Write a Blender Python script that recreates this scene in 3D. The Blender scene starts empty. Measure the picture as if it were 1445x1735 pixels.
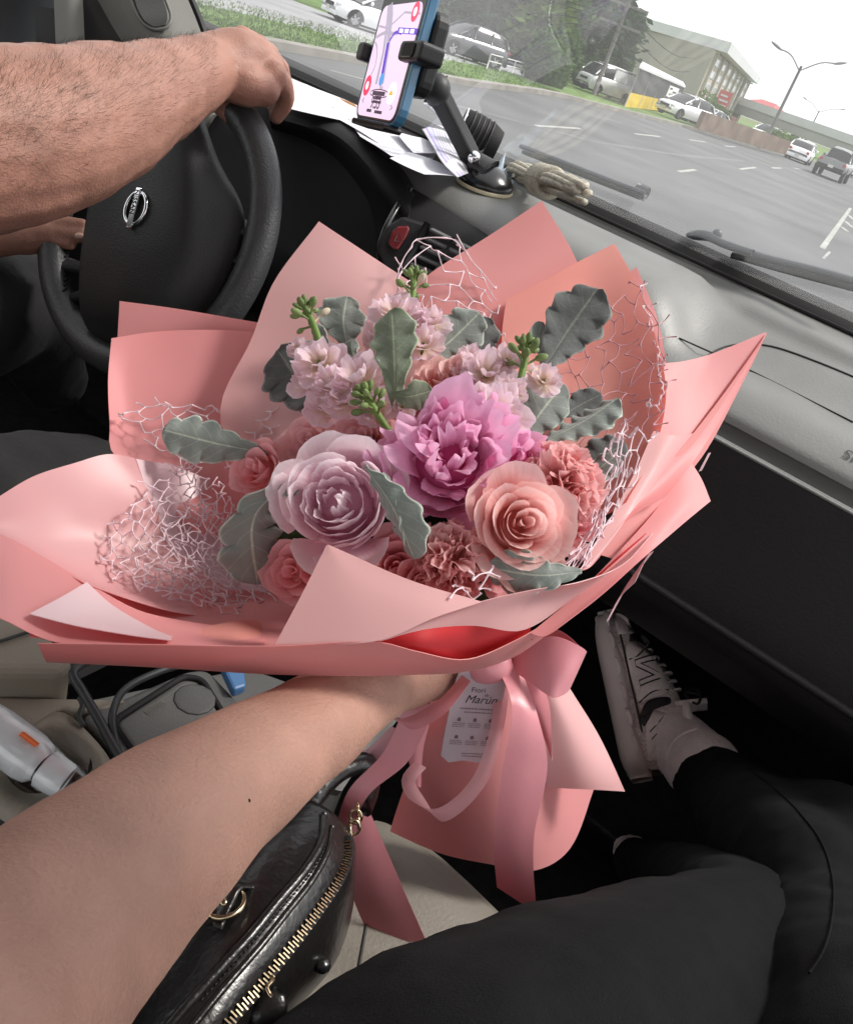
import bpy, bmesh, math, random
from math import sin, cos, pi, radians, sqrt, exp
from mathutils import Vector, Matrix, noise
from mathutils.bvhtree import BVHTree
random.seed(7)
S = bpy.context.scene
COL = S.collection

# ------------------------------------------------------------------ camera
F, IW, IH = 1450.0, 1445.0, 1735.0
ROLL, PITCH, AZ, CAMZ = radians(20.5), radians(29.45), radians(27.5), 1.6
EYE = Vector((0, 0, CAMZ))
FW = Vector((-sin(AZ)*cos(PITCH), cos(AZ)*cos(PITCH), -sin(PITCH)))
R0 = Vector((cos(AZ), sin(AZ), 0)); U0 = R0.cross(FW)
RT = cos(ROLL)*R0 + sin(ROLL)*U0
UP = -sin(ROLL)*R0 + cos(ROLL)*U0
cam = bpy.data.objects.new('camera', bpy.data.cameras.new('camera')); COL.objects.link(cam)
cam.matrix_world = Matrix(((RT.x, UP.x, -FW.x, EYE.x), (RT.y, UP.y, -FW.y, EYE.y), (RT.z, UP.z, -FW.z, EYE.z), (0, 0, 0, 1)))
cam.data.sensor_fit = 'HORIZONTAL'; cam.data.sensor_width = 36; cam.data.lens = 36*F/IW
cam.data.clip_start = 0.02; cam.data.clip_end = 3000
S.camera = cam

# ------------------------------------------------------------------ sky, sun, exposure
W = bpy.data.worlds.new('World'); S.world = W; W.use_nodes = True
nt = W.node_tree; nt.nodes.clear()
sky = nt.nodes.new('ShaderNodeTexSky'); sky.sky_type = 'NISHITA'; sky.sun_disc = False
SUN_EL, SUN_AZ = radians(52), radians(38)          # azimuth: clockwise from +Y
sky.sun_elevation = SUN_EL; sky.sun_rotation = SUN_AZ
sky.dust_density = 4.0; sky.air_density = 1.0
hsv = nt.nodes.new('ShaderNodeHueSaturation'); hsv.inputs['Saturation'].default_value = 0.12
mx = nt.nodes.new('ShaderNodeMix'); mx.data_type = 'RGBA'; mx.inputs[0].default_value = 0.72
mx.inputs[7].default_value = (10.6, 10.8, 11.0, 1)     # even white overcast
bg = nt.nodes.new('ShaderNodeBackground'); bg.inputs[1].default_value = 0.11
wo = nt.nodes.new('ShaderNodeOutputWorld')
nt.links.new(sky.outputs[0], hsv.inputs['Color']); nt.links.new(hsv.outputs[0], mx.inputs[6])
nt.links.new(mx.outputs[2], bg.inputs[0]); nt.links.new(bg.outputs[0], wo.inputs[0])
sl = bpy.data.lights.new('sun', 'SUN'); sl.energy = 2.6; sl.angle = radians(11); sl.color = (1, .95, .88)
sun = bpy.data.objects.new('sun', sl); COL.objects.link(sun)
sd = Vector((sin(SUN_AZ)*cos(SUN_EL), cos(SUN_AZ)*cos(SUN_EL), sin(SUN_EL)))
sun.rotation_euler = sd.to_track_quat('Z', 'Y').to_euler(); sun.location = (4, 4, 8)
vs = S.view_settings; vs.view_transform = 'Standard'; vs.look = 'None'; vs.gamma = 1; vs.use_curve_mapping = False
vs.exposure = 0.5
S.cycles.max_bounces = 10; S.cycles.transparent_max_bounces = 16; S.cycles.diffuse_bounces = 5

# ------------------------------------------------------------------ helpers: points
def ray(px, py): return FW + RT*((px-IW/2)/F) - UP*((py-IH/2)/F)
def P(px, py, d): return EYE + ray(px, py)*d                 # at depth d in front of the lens
def PZ(px, py, z):                                           # where the ray meets height z
    r = ray(px, py); return EYE + r*((z-EYE.z)/r.z)
def PY(px, py, y):
    r = ray(px, py); return EYE + r*(y/r.y)
def G(px, py, z=0.0): return PZ(px, py, z)
def PP(pts): return [P(*p) for p in pts]
def proj(q):
    v = q-EYE; d = v.dot(FW); return (IW/2+F*v.dot(RT)/d, IH/2-F*v.dot(UP)/d, d)
def vtop(base, px, py):                                      # height of a vertical above base that reaches the pixel
    best = None
    for i in range(1, 600):
        h = i*0.05; q = proj(base+Vector((0, 0, h)))
        e = (q[0]-px)**2+(q[1]-py)**2
        if best is None or e < best[0]: best = (e, h)
    return best[1]
def spline(pts, n, closed=False):
    pts = [Vector(p) for p in pts]
    if len(pts) == 1: return [pts[0].copy() for _ in range(n)]
    L = [0]
    for a, b in zip(pts, pts[1:]): L.append(L[-1]+max((b-a).length, 1e-7))
    out = []; k = 0
    for i in range(n):
        s = L[-1]*i/(n-1)
        while k < len(pts)-2 and s > L[k+1]: k += 1
        t = (s-L[k])/(L[k+1]-L[k])
        p1, p2 = pts[k], pts[k+1]
        h = L[k+1]-L[k]
        m1 = (p2-p1) if k == 0 else (p2-pts[k-1])*(h/(L[k+1]-L[k-1]))
        m2 = (p2-p1) if k == len(pts)-2 else (pts[k+2]-p1)*(h/(L[k+2]-L[k]))
        t2 = t*t; t3 = t2*t
        out.append(p1*(2*t3-3*t2+1)+m1*(t3-2*t2+t)+p2*(-2*t3+3*t2)+m2*(t3-t2))
    return out
def loft(rows, nu, nv):
    R = [spline(r, nu) for r in rows]
    cols = [spline([r[i] for r in R], nv) for i in range(nu)]
    return [[cols[i][j] for i in range(nu)] for j in range(nv)]
def samp(g, u, v):
    nv = len(g)-1; nu = len(g[0])-1
    u = min(max(u, 0), 1)*nu; v = min(max(v, 0), 1)*nv
    i = min(int(u), nu-1); j = min(int(v), nv-1); a = u-i; b = v-j
    return g[j][i]*(1-a)*(1-b)+g[j][i+1]*a*(1-b)+g[j+1][i]*(1-a)*b+g[j+1][i+1]*a*b
def gnormal(g, u, v):
    e = .02
    a = samp(g, min(u+e, 1), v)-samp(g, max(u-e, 0), v); b = samp(g, u, min(v+e, 1))-samp(g, u, max(v-e, 0))
    n = a.cross(b)
    return n.normalized() if n.length > 1e-12 else Vector((0, 0, 1))

# ------------------------------------------------------------------ helpers: meshes
class MB:
    def __init__(s): s.v = []; s.f = []; s.m = []; s.uv = {}
    def add(s, vs, fs, mi=0, uvs=None):
        b = len(s.v); s.v += [Vector(v) for v in vs]
        for f in fs: s.f.append(tuple(b+i for i in f)); s.m.append(mi)
        if uvs:
            for i, u in enumerate(uvs): s.uv[b+i] = u
    def grid(s, g, mi=0, closed=False, uv=False):
        nv, nu = len(g), len(g[0]); vs = [p for r in g for p in r]; fs = []
        for j in range(nv-1):
            for i in range(nu-1+(1 if closed else 0)):
                i2 = (i+1) % nu
                fs.append((j*nu+i, j*nu+i2, (j+1)*nu+i2, (j+1)*nu+i))
        s.add(vs, fs, mi, [(i/(nu-1), j/(nv-1)) for j in range(nv) for i in range(nu)] if uv else None)
    def box(s, c, sx, sy, sz, ax=None, mi=0):
        X, Y, Z = ax or (Vector((1, 0, 0)), Vector((0, 1, 0)), Vector((0, 0, 1))); c = Vector(c)
        vs = [c+X*(a*sx/2)+Y*(b*sy/2)+Z*(d*sz/2) for d in (-1, 1) for b in (-1, 1) for a in (-1, 1)]
        s.add(vs, [(0, 2, 3, 1), (4, 5, 7, 6), (0, 1, 5, 4), (2, 6, 7, 3), (0, 4, 6, 2), (1, 3, 7, 5)], mi)
    def tube(s, pts, r, n=8, mi=0, cap=True, flat=1.0, upv=None):
        pts = [Vector(p) for p in pts]; m = len(pts)
        rr = r if isinstance(r, (list, tuple)) else [r]*m
        T = [(pts[min(i+1, m-1)]-pts[max(i-1, 0)]).normalized() for i in range(m)]
        a = Vector(upv) if upv else (Vector((0, 0, 1)) if abs(T[0].z) < .9 else Vector((1, 0, 0)))
        rows = []
        for i in range(m):
            b = T[i].cross(a)
            if b.length < 1e-6: b = T[i].orthogonal()
            b.normalize(); a2 = b.cross(T[i]).normalized(); a = a2
            rows.append([pts[i]+(b*cos(2*pi*k/n)+a2*(sin(2*pi*k/n)*flat))*rr[i] for k in range(n)])
        b0 = len(s.v); s.grid(rows, mi, True)
        if cap:
            s.f.append(tuple(b0+k for k in range(n))); s.m.append(mi)
            s.f.append(tuple(b0+(m-1)*n+k for k in reversed(range(n)))); s.m.append(mi)
    def ball(s, c, rx, ry=None, rz=None, ax=None, nu=12, nv=8, mi=0):
        ry = ry or rx; rz = rz or rx
        X, Y, Z = ax or (Vector((1, 0, 0)), Vector((0, 1, 0)), Vector((0, 0, 1))); c = Vector(c)
        g = []
        for j in range(nv+1):
            t = pi*j/nv
            g.append([c+X*(rx*sin(t)*cos(2*pi*i/nu))+Y*(ry*sin(t)*sin(2*pi*i/nu))+Z*(rz*cos(t)) for i in range(nu)])
        s.grid(g, mi, True)
    def poly(s, pts, mi=0): s.add(pts, [tuple(range(len(pts)))], mi)
    def prism(s, pts, off, mi=0):
        n = len(pts); off = Vector(off); vs = [Vector(p) for p in pts]+[Vector(p)+off for p in pts]
        s.add(vs, [tuple(range(n))[::-1], tuple(range(n, 2*n))]+[(i, (i+1) % n, n+(i+1) % n, n+i) for i in range(n)], mi)
    def build(s, name, mats, parent=None, smooth=True):
        me = bpy.data.meshes.new(name); me.from_pydata([tuple(v) for v in s.v], [], s.f)
        mats = mats if isinstance(mats, (list, tuple)) else [mats]
        for m in mats: me.materials.append(m)
        if any(s.m):
            for p, i in zip(me.polygons, s.m): p.material_index = i
        if smooth: me.polygons.foreach_set('use_smooth', [True]*len(me.polygons))
        if s.uv:
            ul = me.uv_layers.new(name='UVMap')
            for l in me.loops: ul.data[l.index].uv = s.uv.get(l.vertex_index, (0, 0))
        me.update()
        o = bpy.data.objects.new(name, me); COL.objects.link(o)
        if parent: adopt(o, parent)
        return o
def adopt(o, parent):
    o.parent = parent
    if parent.get('loc0') is not None: o.matrix_parent_inverse = Matrix.Translation(-Vector(parent['loc0']))
def tag(o, label=None, cat=None, group=None, kind=None):
    if label: o['label'] = label
    if cat: o['category'] = cat
    if group: o['group'] = group
    if kind: o['kind'] = kind
    return o
def thing(name, label, cat, loc, group=None):                # Empty at the base; parts are given in world coordinates
    o = bpy.data.objects.new(name, None); COL.objects.link(o); o.location = loc; o['loc0'] = tuple(loc)
    o.empty_display_size = .05
    return tag(o, label, cat, group)
def mod(o, kind, **kw):
    m = o.modifiers.new(kind.lower(), kind)
    for k, v in kw.items(): setattr(m, k, v)
    return o
def solid(o, t, off=-1): return mod(o, 'SOLIDIFY', thickness=t, offset=off)
def bevel(o, w, seg=2): return mod(o, 'BEVEL', width=w, segments=seg, limit_method='ANGLE', angle_limit=radians(40))
def sheet(name, rows, nu, nv, mat, parent=None, t=0.0004, wob=0, seed=0, uv=True):
    g = loft(rows, nu, nv)
    if wob:
        for r in g:
            for i, p in enumerate(r): r[i] = p+Vector(noise.noise_vector(p*9+Vector((seed, seed*2, 0))))*wob
    m = MB(); m.grid(g, uv=uv); o = m.build(name, mat, parent)
    if t: solid(o, t, 0); mod(o, 'EDGE_SPLIT', split_angle=radians(50))
    return o, g
def pxhits(tree, pts, n, lift):                               # a line on a surface, followed closely
    q = spline([Vector((x, y, 0)) for x, y in pts], n); return [hit(tree, p.x, p.y, lift)[0] for p in q]
def bvh(o):
    dg = bpy.context.evaluated_depsgraph_get(); dg.update()
    e = o.evaluated_get(dg); me = e.to_mesh(); mw = o.matrix_world
    t = BVHTree.FromPolygons([o.matrix_world @ v.co for v in me.vertices], [tuple(p.vertices) for p in me.polygons])
    e.to_mesh_clear(); return t
def hit(tree, px, py, lift=0.0, d0=1.0):
    r = ray(px, py).normalized(); h = tree.ray_cast(EYE, r)
    if h[0] is None: return P(px, py, d0), -r
    n = h[1]
    if n.dot(r) > 0: n = -n
    return h[0]+n*lift, n
def text(s, size, mat, org, ex, ey, parent=None, name='lettering', ext=0.0, align='LEFT', shear=0, bold=0):
    c = bpy.data.curves.new(name, 'FONT'); c.body = s; c.size = size; c.align_x = align; c.extrude = ext; c.shear = shear; c.offset = bold
    c.resolution_u = 3
    t = bpy.data.objects.new(name, c); COL.objects.link(t)
    dg = bpy.context.evaluated_depsgraph_get()
    me = bpy.data.meshes.new_from_object(t.evaluated_get(dg)); bpy.data.objects.remove(t); bpy.data.curves.remove(c)
    ex = Vector(ex).normalized(); ey = Vector(ey); ey = (ey-ex*ey.dot(ex)).normalized(); n = ex.cross(ey); org = Vector(org)
    for v in me.vertices: v.co = org+ex*v.co.x+ey*v.co.y+n*v.co.z
    me.materials.clear(); me.materials.append(mat); me.name = name
    o = bpy.data.objects.new(name, me); COL.objects.link(o)
    if parent: adopt(o, parent)
    return o

# ------------------------------------------------------------------ helpers: materials
def lin(r, g, b):
    f = lambda c: (c/255/12.92) if c/255 <= .04045 else ((c/255+.055)/1.055)**2.4
    return (f(r), f(g), f(b), 1)
def mat(name, col, rough=.6, spec=.5, metal=0, var=.12, vscale=8, bump=0, bscale=200, transl=0, tcol=None, coat=0, coatr=.1, sheen=0, emit=0, stretch=None, detail=4):
    m = bpy.data.materials.new(name); m.use_nodes = True; t = m.node_tree; N = t.nodes; L = t.links
    b = N['Principled BSDF']; out = N['Material Output']
    tc = N.new('ShaderNodeTexCoord'); co = tc.outputs['Object']
    if stretch:
        mp = N.new('ShaderNodeMapping'); mp.inputs['Scale'].default_value = stretch; L.new(co, mp.inputs[0]); co = mp.outputs[0]
    csock = None
    if var:
        no = N.new('ShaderNodeTexNoise'); no.inputs['Scale'].default_value = vscale; no.inputs['Detail'].default_value = detail
        L.new(co, no.inputs['Vector'])
        rp = N.new('ShaderNodeMapRange'); rp.inputs[1].default_value = .3; rp.inputs[2].default_value = .7
        rp.inputs[3].default_value = 1-var; rp.inputs[4].default_value = 1+var
        L.new(no.outputs[0], rp.inputs[0])
        mu = N.new('ShaderNodeVectorMath'); mu.operation = 'SCALE'; mu.inputs[0].default_value = col[:3]
        L.new(rp.outputs[0], mu.inputs['Scale']); csock = mu.outputs[0]; L.new(csock, b.inputs['Base Color'])
    else: b.inputs['Base Color'].default_value = col
    b.inputs['Roughness'].default_value = rough; b.inputs['Specular IOR Level'].default_value = spec
    b.inputs['Metallic'].default_value = metal
    if coat: b.inputs['Coat Weight'].default_value = coat; b.inputs['Coat Roughness'].default_value = coatr
    if sheen: b.inputs['Sheen Weight'].default_value = sheen
    if emit: b.inputs['Emission Color'].default_value = col; b.inputs['Emission Strength'].default_value = emit
    if bump:
        bn = N.new('ShaderNodeTexNoise'); bn.inputs['Scale'].default_value = bscale; bn.inputs['Detail'].default_value = 3
        L.new(co, bn.inputs['Vector'])
        bu = N.new('ShaderNodeBump'); bu.inputs['Strength'].default_value = bump; bu.inputs['Distance'].default_value = .002
        L.new(bn.outputs[0], bu.inputs['Height']); L.new(bu.outputs[0], b.inputs['Normal'])
    if transl:
        tr = N.new('ShaderNodeBsdfTranslucent'); tr.inputs[0].default_value = tcol or col
        ms = N.new('ShaderNodeMixShader'); ms.inputs[0].default_value = transl
        L.new(b.outputs[0], ms.inputs[1]); L.new(tr.outputs[0], ms.inputs[2]); L.new(ms.outputs[0], out.inputs[0])
    return m
def uvramp(m, stops, axis=0, mixmul=True):
    """colour runs across a petal or leaf: its real pigment, by UV"""
    t = m.node_tree; N = t.nodes; L = t.links; b = N['Principled BSDF']
    uv = N.new('ShaderNodeUVMap'); sx = N.new('ShaderNodeSeparateXYZ'); L.new(uv.outputs[0], sx.inputs[0])
    cr = N.new('ShaderNodeValToRGB'); e = cr.color_ramp.elements
    while len(e) < len(stops): e.new(.5)
    for el, (p, c) in zip(e, stops): el.position = p; el.color = c
    L.new(sx.outputs[axis], cr.inputs[0])
    old = b.inputs['Base Color'].links[0].from_socket if b.inputs['Base Color'].links else None
    mm = N.new('ShaderNodeMix'); mm.data_type = 'RGBA'; mm.blend_type = 'MULTIPLY'; mm.inputs[0].default_value = 1
    if old: L.new(old, mm.inputs[6])
    else: mm.inputs[6].default_value = b.inputs['Base Color'].default_value
    L.new(cr.outputs[0], mm.inputs[7]); L.new(mm.outputs[2], b.inputs['Base Color'])
    for n in N:
        if n.type == 'BSDF_TRANSLUCENT':
            m2 = N.new('ShaderNodeMix'); m2.data_type = 'RGBA'; m2.blend_type = 'MULTIPLY'; m2.inputs[0].default_value = 1
            m2.inputs[6].default_value = n.inputs[0].default_value; L.new(cr.outputs[0], m2.inputs[7]); L.new(m2.outputs[2], n.inputs[0])
    return m
M = {}
M['black_plastic'] = mat('black_plastic', (.018, .018, .019, 1), .5, .5, var=.1, bump=.15, bscale=700)
M['soft_black'] = mat('soft_black', (.012, .011, .012, 1), .7, .3, var=.15, bump=.2, bscale=400)
M['gloss_black'] = mat('gloss_black', (.012, .012, .013, 1), .22, .6, var=0)
M['leather_black'] = mat('leather_black', (.011, .010, .010, 1), .3, .55, var=.25, vscale=30, bump=.35, bscale=180, coat=.25, coatr=.25)
M['chrome'] = mat('chrome', (.75, .76, .78, 1), .12, .5, 1, var=0)
M['gold'] = mat('gold', (.62, .50, .33, 1), .25, .5, 1, var=.1, vscale=300)
M['white'] = mat('white', (.78, .78, .78, 1), .6, .4, var=.03)
M['ink'] = mat('ink', (.03, .02, .03, 1), .6, .3, var=0)
# ================================================================== OUTSIDE: ground, road, verge
M['asphalt'] = mat('asphalt', (.115, .118, .12, 1), .85, .25, var=.24, vscale=.35, bump=.5, bscale=30, detail=8)
M['side_asphalt'] = mat('side_asphalt', (.30, .30, .31, 1), .85, .3, var=.15, vscale=.5)
M['grass'] = mat('grass', (.115, .185, .05, 1), .9, .2, var=.35, vscale=.8, bump=.8, bscale=14, detail=8)
M['earth'] = mat('earth', (.14, .17, .08, 1), .95, .1, var=.35, vscale=.2)
M['concrete'] = mat('concrete', (.25, .235, .21, 1), .85, .3, var=.2, vscale=1.2)
M['paint_white'] = mat('paint_white', (.33, .33, .31, 1), .8, .3, var=.35, vscale=5)
kpx = [(120, 18), (250, 47), (345, 66), (480, 86), (613, 109), (732, 135), (795, 146), (922, 160), (960, 167), (1040, 187), (1178, 220), (1289, 252)]
K = [G(*p) for p in kpx]
dlast = (K[-1]-K[-4]); dlast.z = 0; dlast.normalize()
K = [K[0]-(K[3]-K[0]).normalized()*40] + K + [K[-1]+dlast*60, K[-1]+dlast*420]
K = [Vector((p.x, p.y, 0)) for p in K]
g = MB(); g.poly([Vector((x, y, -.03)) for x, y in ((-900, -300), (900, -300), (900, 1500), (-900, 1500))])
tag(g.build('ground', M['earth'], smooth=False), kind='structure')
r_ = MB(); rows = [[p.copy() for p in K], [p+Vector((34, -2, 0)) for p in K], [p+Vector((70, -2, 0)) for p in K]]
r_.grid(rows); road = tag(r_.build('road', M['asphalt'], smooth=False), kind='structure')
v_ = MB(); nrm = Vector((-1, .12, 0)).normalized()
vg = []
for off, z in ((.32, .13), (2, .10), (4.5, .05), (14, .05), (60, .05)): vg.append([p+nrm*off+Vector((0, 0, z)) for p in K])
v_.grid(vg); verge = tag(v_.build('grass_verge', M['grass']), kind='structure')
k_ = MB(); k_.grid([[p.copy() for p in K], [p+Vector((0, 0, .14)) for p in K], [p+nrm*.33+Vector((0, 0, .14)) for p in K]])
tag(k_.build('kerb', M['concrete'], smooth=False), kind='structure')
def ground_patch(name, near, far, z, m):
    a = MB(); a.grid([[G(*p, z) for p in near], [G(*p, z) for p in far]]); return tag(a.build(name, m, smooth=False), kind='structure')
ground_patch('side_road', [(150, -20), (324, 12), (486, 42), (600, 68), (690, 92), (770, 112), (850, 127), (905, 139)],
             [(300, -60), (440, -22), (560, 24), (640, 44), (720, 62), (800, 86), (872, 104), (925, 122)], .075, M['side_asphalt'])
# grass blades on the near verge
gb = MB(); rg = random.Random(3)
for i in range(14000):
    u = rg.random(); k = 1+rg.random()*8; a = K[int(k)].lerp(K[int(k)+1], k-int(k)); off = .35+rg.random()**1.4*5
    b = a+nrm*off; b.z = .13-(off-.32)*.018
    h = .03+rg.random()*.06; w = .008+rg.random()*.012; an = rg.random()*6.28; d = Vector((cos(an), sin(an), 0))
    gb.add([b-d*w, b+d*w, b+Vector((rg.uniform(-.05, .05), rg.uniform(-.05, .05), h))], [(0, 1, 2)])
tag(gb.build('grass', M['grass'], smooth=False), 'short bright green grass growing along the kerb', 'grass', kind='stuff')
# lane markings: thin painted sheets, children of the road
def stripe(p0, p1, w, z=.004):
    a, b = G(*p0, z), G(*p1, z); d = (b-a).normalized(); s = Vector((-d.y, d.x, 0))*w/2
    m = MB(); m.poly([a-s, b-s, b+s, a+s]); m.build('lane_marking', M['paint_white'], road, smooth=False)
for p0, p1, w in [((908, 212), (983, 217), .13), ((1076, 226), (1119, 231), .16), ((1168, 236), (1195, 240), .16), ((1028, 200), (1053, 208), .12), ((1228, 247), (1246, 248), .15),
                  ((1150, 290), (1178, 287), .12), ((1254, 286), (1280, 283), .14), ((1308, 284), (1324, 284), .16), ((1344, 284), (1356, 286), .16),
                  ((560, 118), (640, 140), .1), ((1393, 420), (1441, 352), .11), ((1425, 383), (1436, 392), .12), ((1432, 374), (1446, 386), .12), ((1438, 364), (1452, 378), .12), ((1395, 437), (1406, 426), .05)]:
    stripe(p0, p1, w)
M['patch'] = mat('patch', (.15, .155, .16, 1), .85, .3, var=.2, vscale=1)
def seal_strip(pts, w):                                  # dark tar-sealed cracks
    m = MB(); q = [G(x, y, .003) for x, y in pts]
    L, R = [], []
    for i, p in enumerate(q):
        d = (q[min(i+1, len(q)-1)]-q[max(i-1, 0)]).normalized(); s = Vector((-d.y, d.x, 0))*w/2
        L.append(p-s); R.append(p+s)
    m.grid([L, R]); m.build('tar_seam', M['patch'], road, smooth=False)
seal_strip([(700, 160), (860, 200), (1010, 240), (1150, 262), (1260, 272)], .22)
seal_strip([(1000, 258), (1120, 300), (1280, 350), (1450, 420)], .1)
seal_strip([(1290, 322), (1340, 332), (1360, 339)], .08)

# ================================================================== vehicles
M['car_glass'] = mat('car_glass', (.02, .023, .026, 1), .12, .45, var=0)
M['tyre'] = mat('tyre', (.02, .02, .02, 1), .85, .2, var=.1)
M['rim'] = mat('rim', (.45, .46, .48, 1), .3, .5, .8, var=0)
M['lamp'] = mat('lamp', (.75, .77, .8, 1), .1, .8, var=0, coat=.6)
M['tail'] = mat('tail', (.45, .02, .02, 1), .2, .6, var=0, coat=.6)
M['plate'] = mat('plate', (.6, .6, .58, 1), .5, .4, var=0)
def paint(name, c): return mat(name, c, .3, .5, var=.06, vscale=2, coat=.6, coatr=.06)
PAINT = dict(white=paint('paint_car_white', (.84, .85, .86, 1)), grey=paint('paint_car_grey', (.05, .053, .06, 1)), slate=paint('paint_car_slate', (.24, .25, .255, 1)), silver=paint('paint_car_silver', (.45, .47, .48, 1)))
SPEC = {  # lower-body top profile (x, z), roof profile, half width, wheel x, wheel r
 'sedan': dict(L=4.3, w=.86, body=[(-2.15, .62), (-2.1, .88), (-1.3, .95), (-.6, .93), (.8, .93), (1.3, .84), (2.0, .7), (2.15, .5)], roof=[(-1.62, .93), (-1.0, 1.34), (-.2, 1.45), (.35, 1.42), (1.15, .92)], wx=1.3, wr=.31),
 'suv': dict(L=4.6, w=.93, body=[(-2.3, .7), (-2.25, 1.05), (-1.2, 1.1), (.8, 1.08), (1.2, 1.06), (2.1, .95), (2.3, .6)], roof=[(-2.15, 1.07), (-1.8, 1.6), (-.6, 1.72), (.3, 1.68), (1.25, 1.05)], wx=1.42, wr=.37),
 'hatch': dict(L=3.9, w=.84, body=[(-1.95, .62), (-1.9, .95), (-1.0, .98), (.7, .95), (1.1, .88), (1.8, .74), (1.95, .5)], roof=[(-1.85, .95), (-1.5, 1.38), (-.5, 1.5), (.25, 1.44), (1.05, .93)], wx=1.2, wr=.3),
 'van': dict(L=4.5, w=.85, body=[(-2.25, .6), (-2.24, 1.15), (-1.0, 1.16), (1.4, 1.15), (2.0, 1.05), (2.22, .9), (2.25, .5)], roof=[(-2.24, 1.15), (-2.15, 1.85), (-.5, 1.95), (1.15, 1.9), (1.4, 1.78), (2.02, 1.06)], wx=1.35, wr=.31),
 'pickup': dict(L=5.1, w=.92, body=[(-2.55, .75), (-2.53, 1.08), (-1.5, 1.1), (-.6, 1.1), (1.0, 1.12), (1.3, 1.08), (2.4, 1.0), (2.55, .6)], roof=[(-.62, 1.1), (-.5, 1.66), (-.2, 1.78), (.45, 1.75), (1.2, 1.1)], wx=1.6, wr=.42),
}
def vehicle(kind, name, label, cat, loc, heading, col, scale=1.0, group=None):
    s = SPEC[kind]; w = s['w']; root = bpy.data.objects.new(name, None); COL.objects.link(root)
    root.location = loc; root.rotation_euler = (0, 0, heading); root.scale = (scale,)*3; tag(root, label, cat, group)
    pm = PAINT[col]
    def sect(x, z0, z1, hw, tum):                       # rounded cross-section
        return [Vector((x, -hw*.9, z0)), Vector((x, -hw, z0+(z1-z0)*.3)), Vector((x, -hw, z0+(z1-z0)*.6)), Vector((x, -hw*tum, z1-.03)), Vector((x, -hw*tum*.8, z1)), Vector((x, 0, z1+.02)),
                Vector((x, hw*tum*.8, z1)), Vector((x, hw*tum, z1-.03)), Vector((x, hw, z0+(z1-z0)*.6)), Vector((x, hw, z0+(z1-z0)*.3)), Vector((x, hw*.9, z0))]
    b = MB(); bp = spline([Vector((x, 0, z)) for x, z in s['body']], 26); L2 = s['L']/2
    zb = .5*s['wr']+.06+(.24 if kind == 'pickup' else 0); cabw = .80 if kind == 'pickup' else .93; tk = .28 if kind == 'pickup' else .2
    rows = []
    for p in bp:
        e = max(0, abs(p.x)-L2+.5)/.5
        rows.append(sect(p.x, zb+.05*e, max(p.z, zb+.15), w*(1-.16*e*e), .95))
    b.grid(rows); n = len(rows[0]); b.f += [tuple(range(n)), tuple(len(b.v)-n+i for i in reversed(range(n)))]; b.m += [0, 0]
    body = b.build('body', pm, root)
    if kind == 'pickup':                                # open cargo bed: rails and tailgate over a dark floor
        bb = MB(); bb.box((-1.55, 0, 1.125), 1.75, 1.5, .02); bb.build('cargo_bed', M['tyre'], root, smooth=False)
        tg = MB(); tg.box((-2.565, 0, .9), .05, 1.55, .42); bevel(tg.build('tailgate', pm, root, smooth=False), .02)
    rp = [Vector((x, 0, z)) for x, z in s['roof']]
    glass = MB(); rows = []; zs = s['roof'][0][1]
    for p in spline(rp, 14):
        h = max(0, p.z-zs); tw = w*cabw-tk*h
        rows.append([Vector((p.x, -w*cabw, zs-.02)), Vector((p.x, -tw, max(p.z-.05, zs))), Vector((p.x, -tw*.8, p.z)), Vector((p.x, 0, p.z+.015)), Vector((p.x, tw*.8, p.z)), Vector((p.x, tw, max(p.z-.05, zs))), Vector((p.x, w*cabw, zs-.02))])
    glass.grid(rows); glass.build('window', M['car_glass'], root)
    roof = MB(); mid = rp[1:-1]; rr = []                # roof skin
    for p in spline(mid, 8):
        tw = w*cabw-tk*(p.z-zs)
        rr.append([Vector((p.x, -tw-.012, p.z-.07)), Vector((p.x, -tw*.82, p.z+.015)), Vector((p.x, 0, p.z+.035)), Vector((p.x, tw*.82, p.z+.015)), Vector((p.x, tw+.012, p.z-.07))])
    roof.grid(rr); roof.build('roof', pm, root)
    pil = MB()
    for sy in (-1, 1):
        def pp(x, z): return Vector((x, sy*(w*cabw-tk*max(0, z-zs)+.008), z))
        ends = [(rp[0], rp[1]), (rp[-1], rp[-2])]
        for a, c in ends: pil.tube([pp(a.x, zs), pp(c.x, c.z-.04)], .05, 6)
        nmid = (2 if kind in ('suv', 'van') else 1)
        for i in range(nmid):
            xm = (-.15 if nmid == 1 else (-.9, .25)[i]); pil.tube([pp(xm, zs), pp(xm-.03, max(p.z for p in rp)-.09)], .045, 6)
        if kind == 'van':                               # solid panel sides behind the front door
            x0, x1 = -2.15, .3; zt = 1.8
            pil.add([pp(x0, zs)+Vector((0, sy*.006, 0)), pp(x1, zs)+Vector((0, sy*.006, 0)), pp(x1, zt)+Vector((0, sy*.006, 0)), pp(x0, zt)+Vector((0, sy*.006, 0))], [(0, 1, 2, 3)])
    pil.build('pillar', pm, root)
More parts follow.
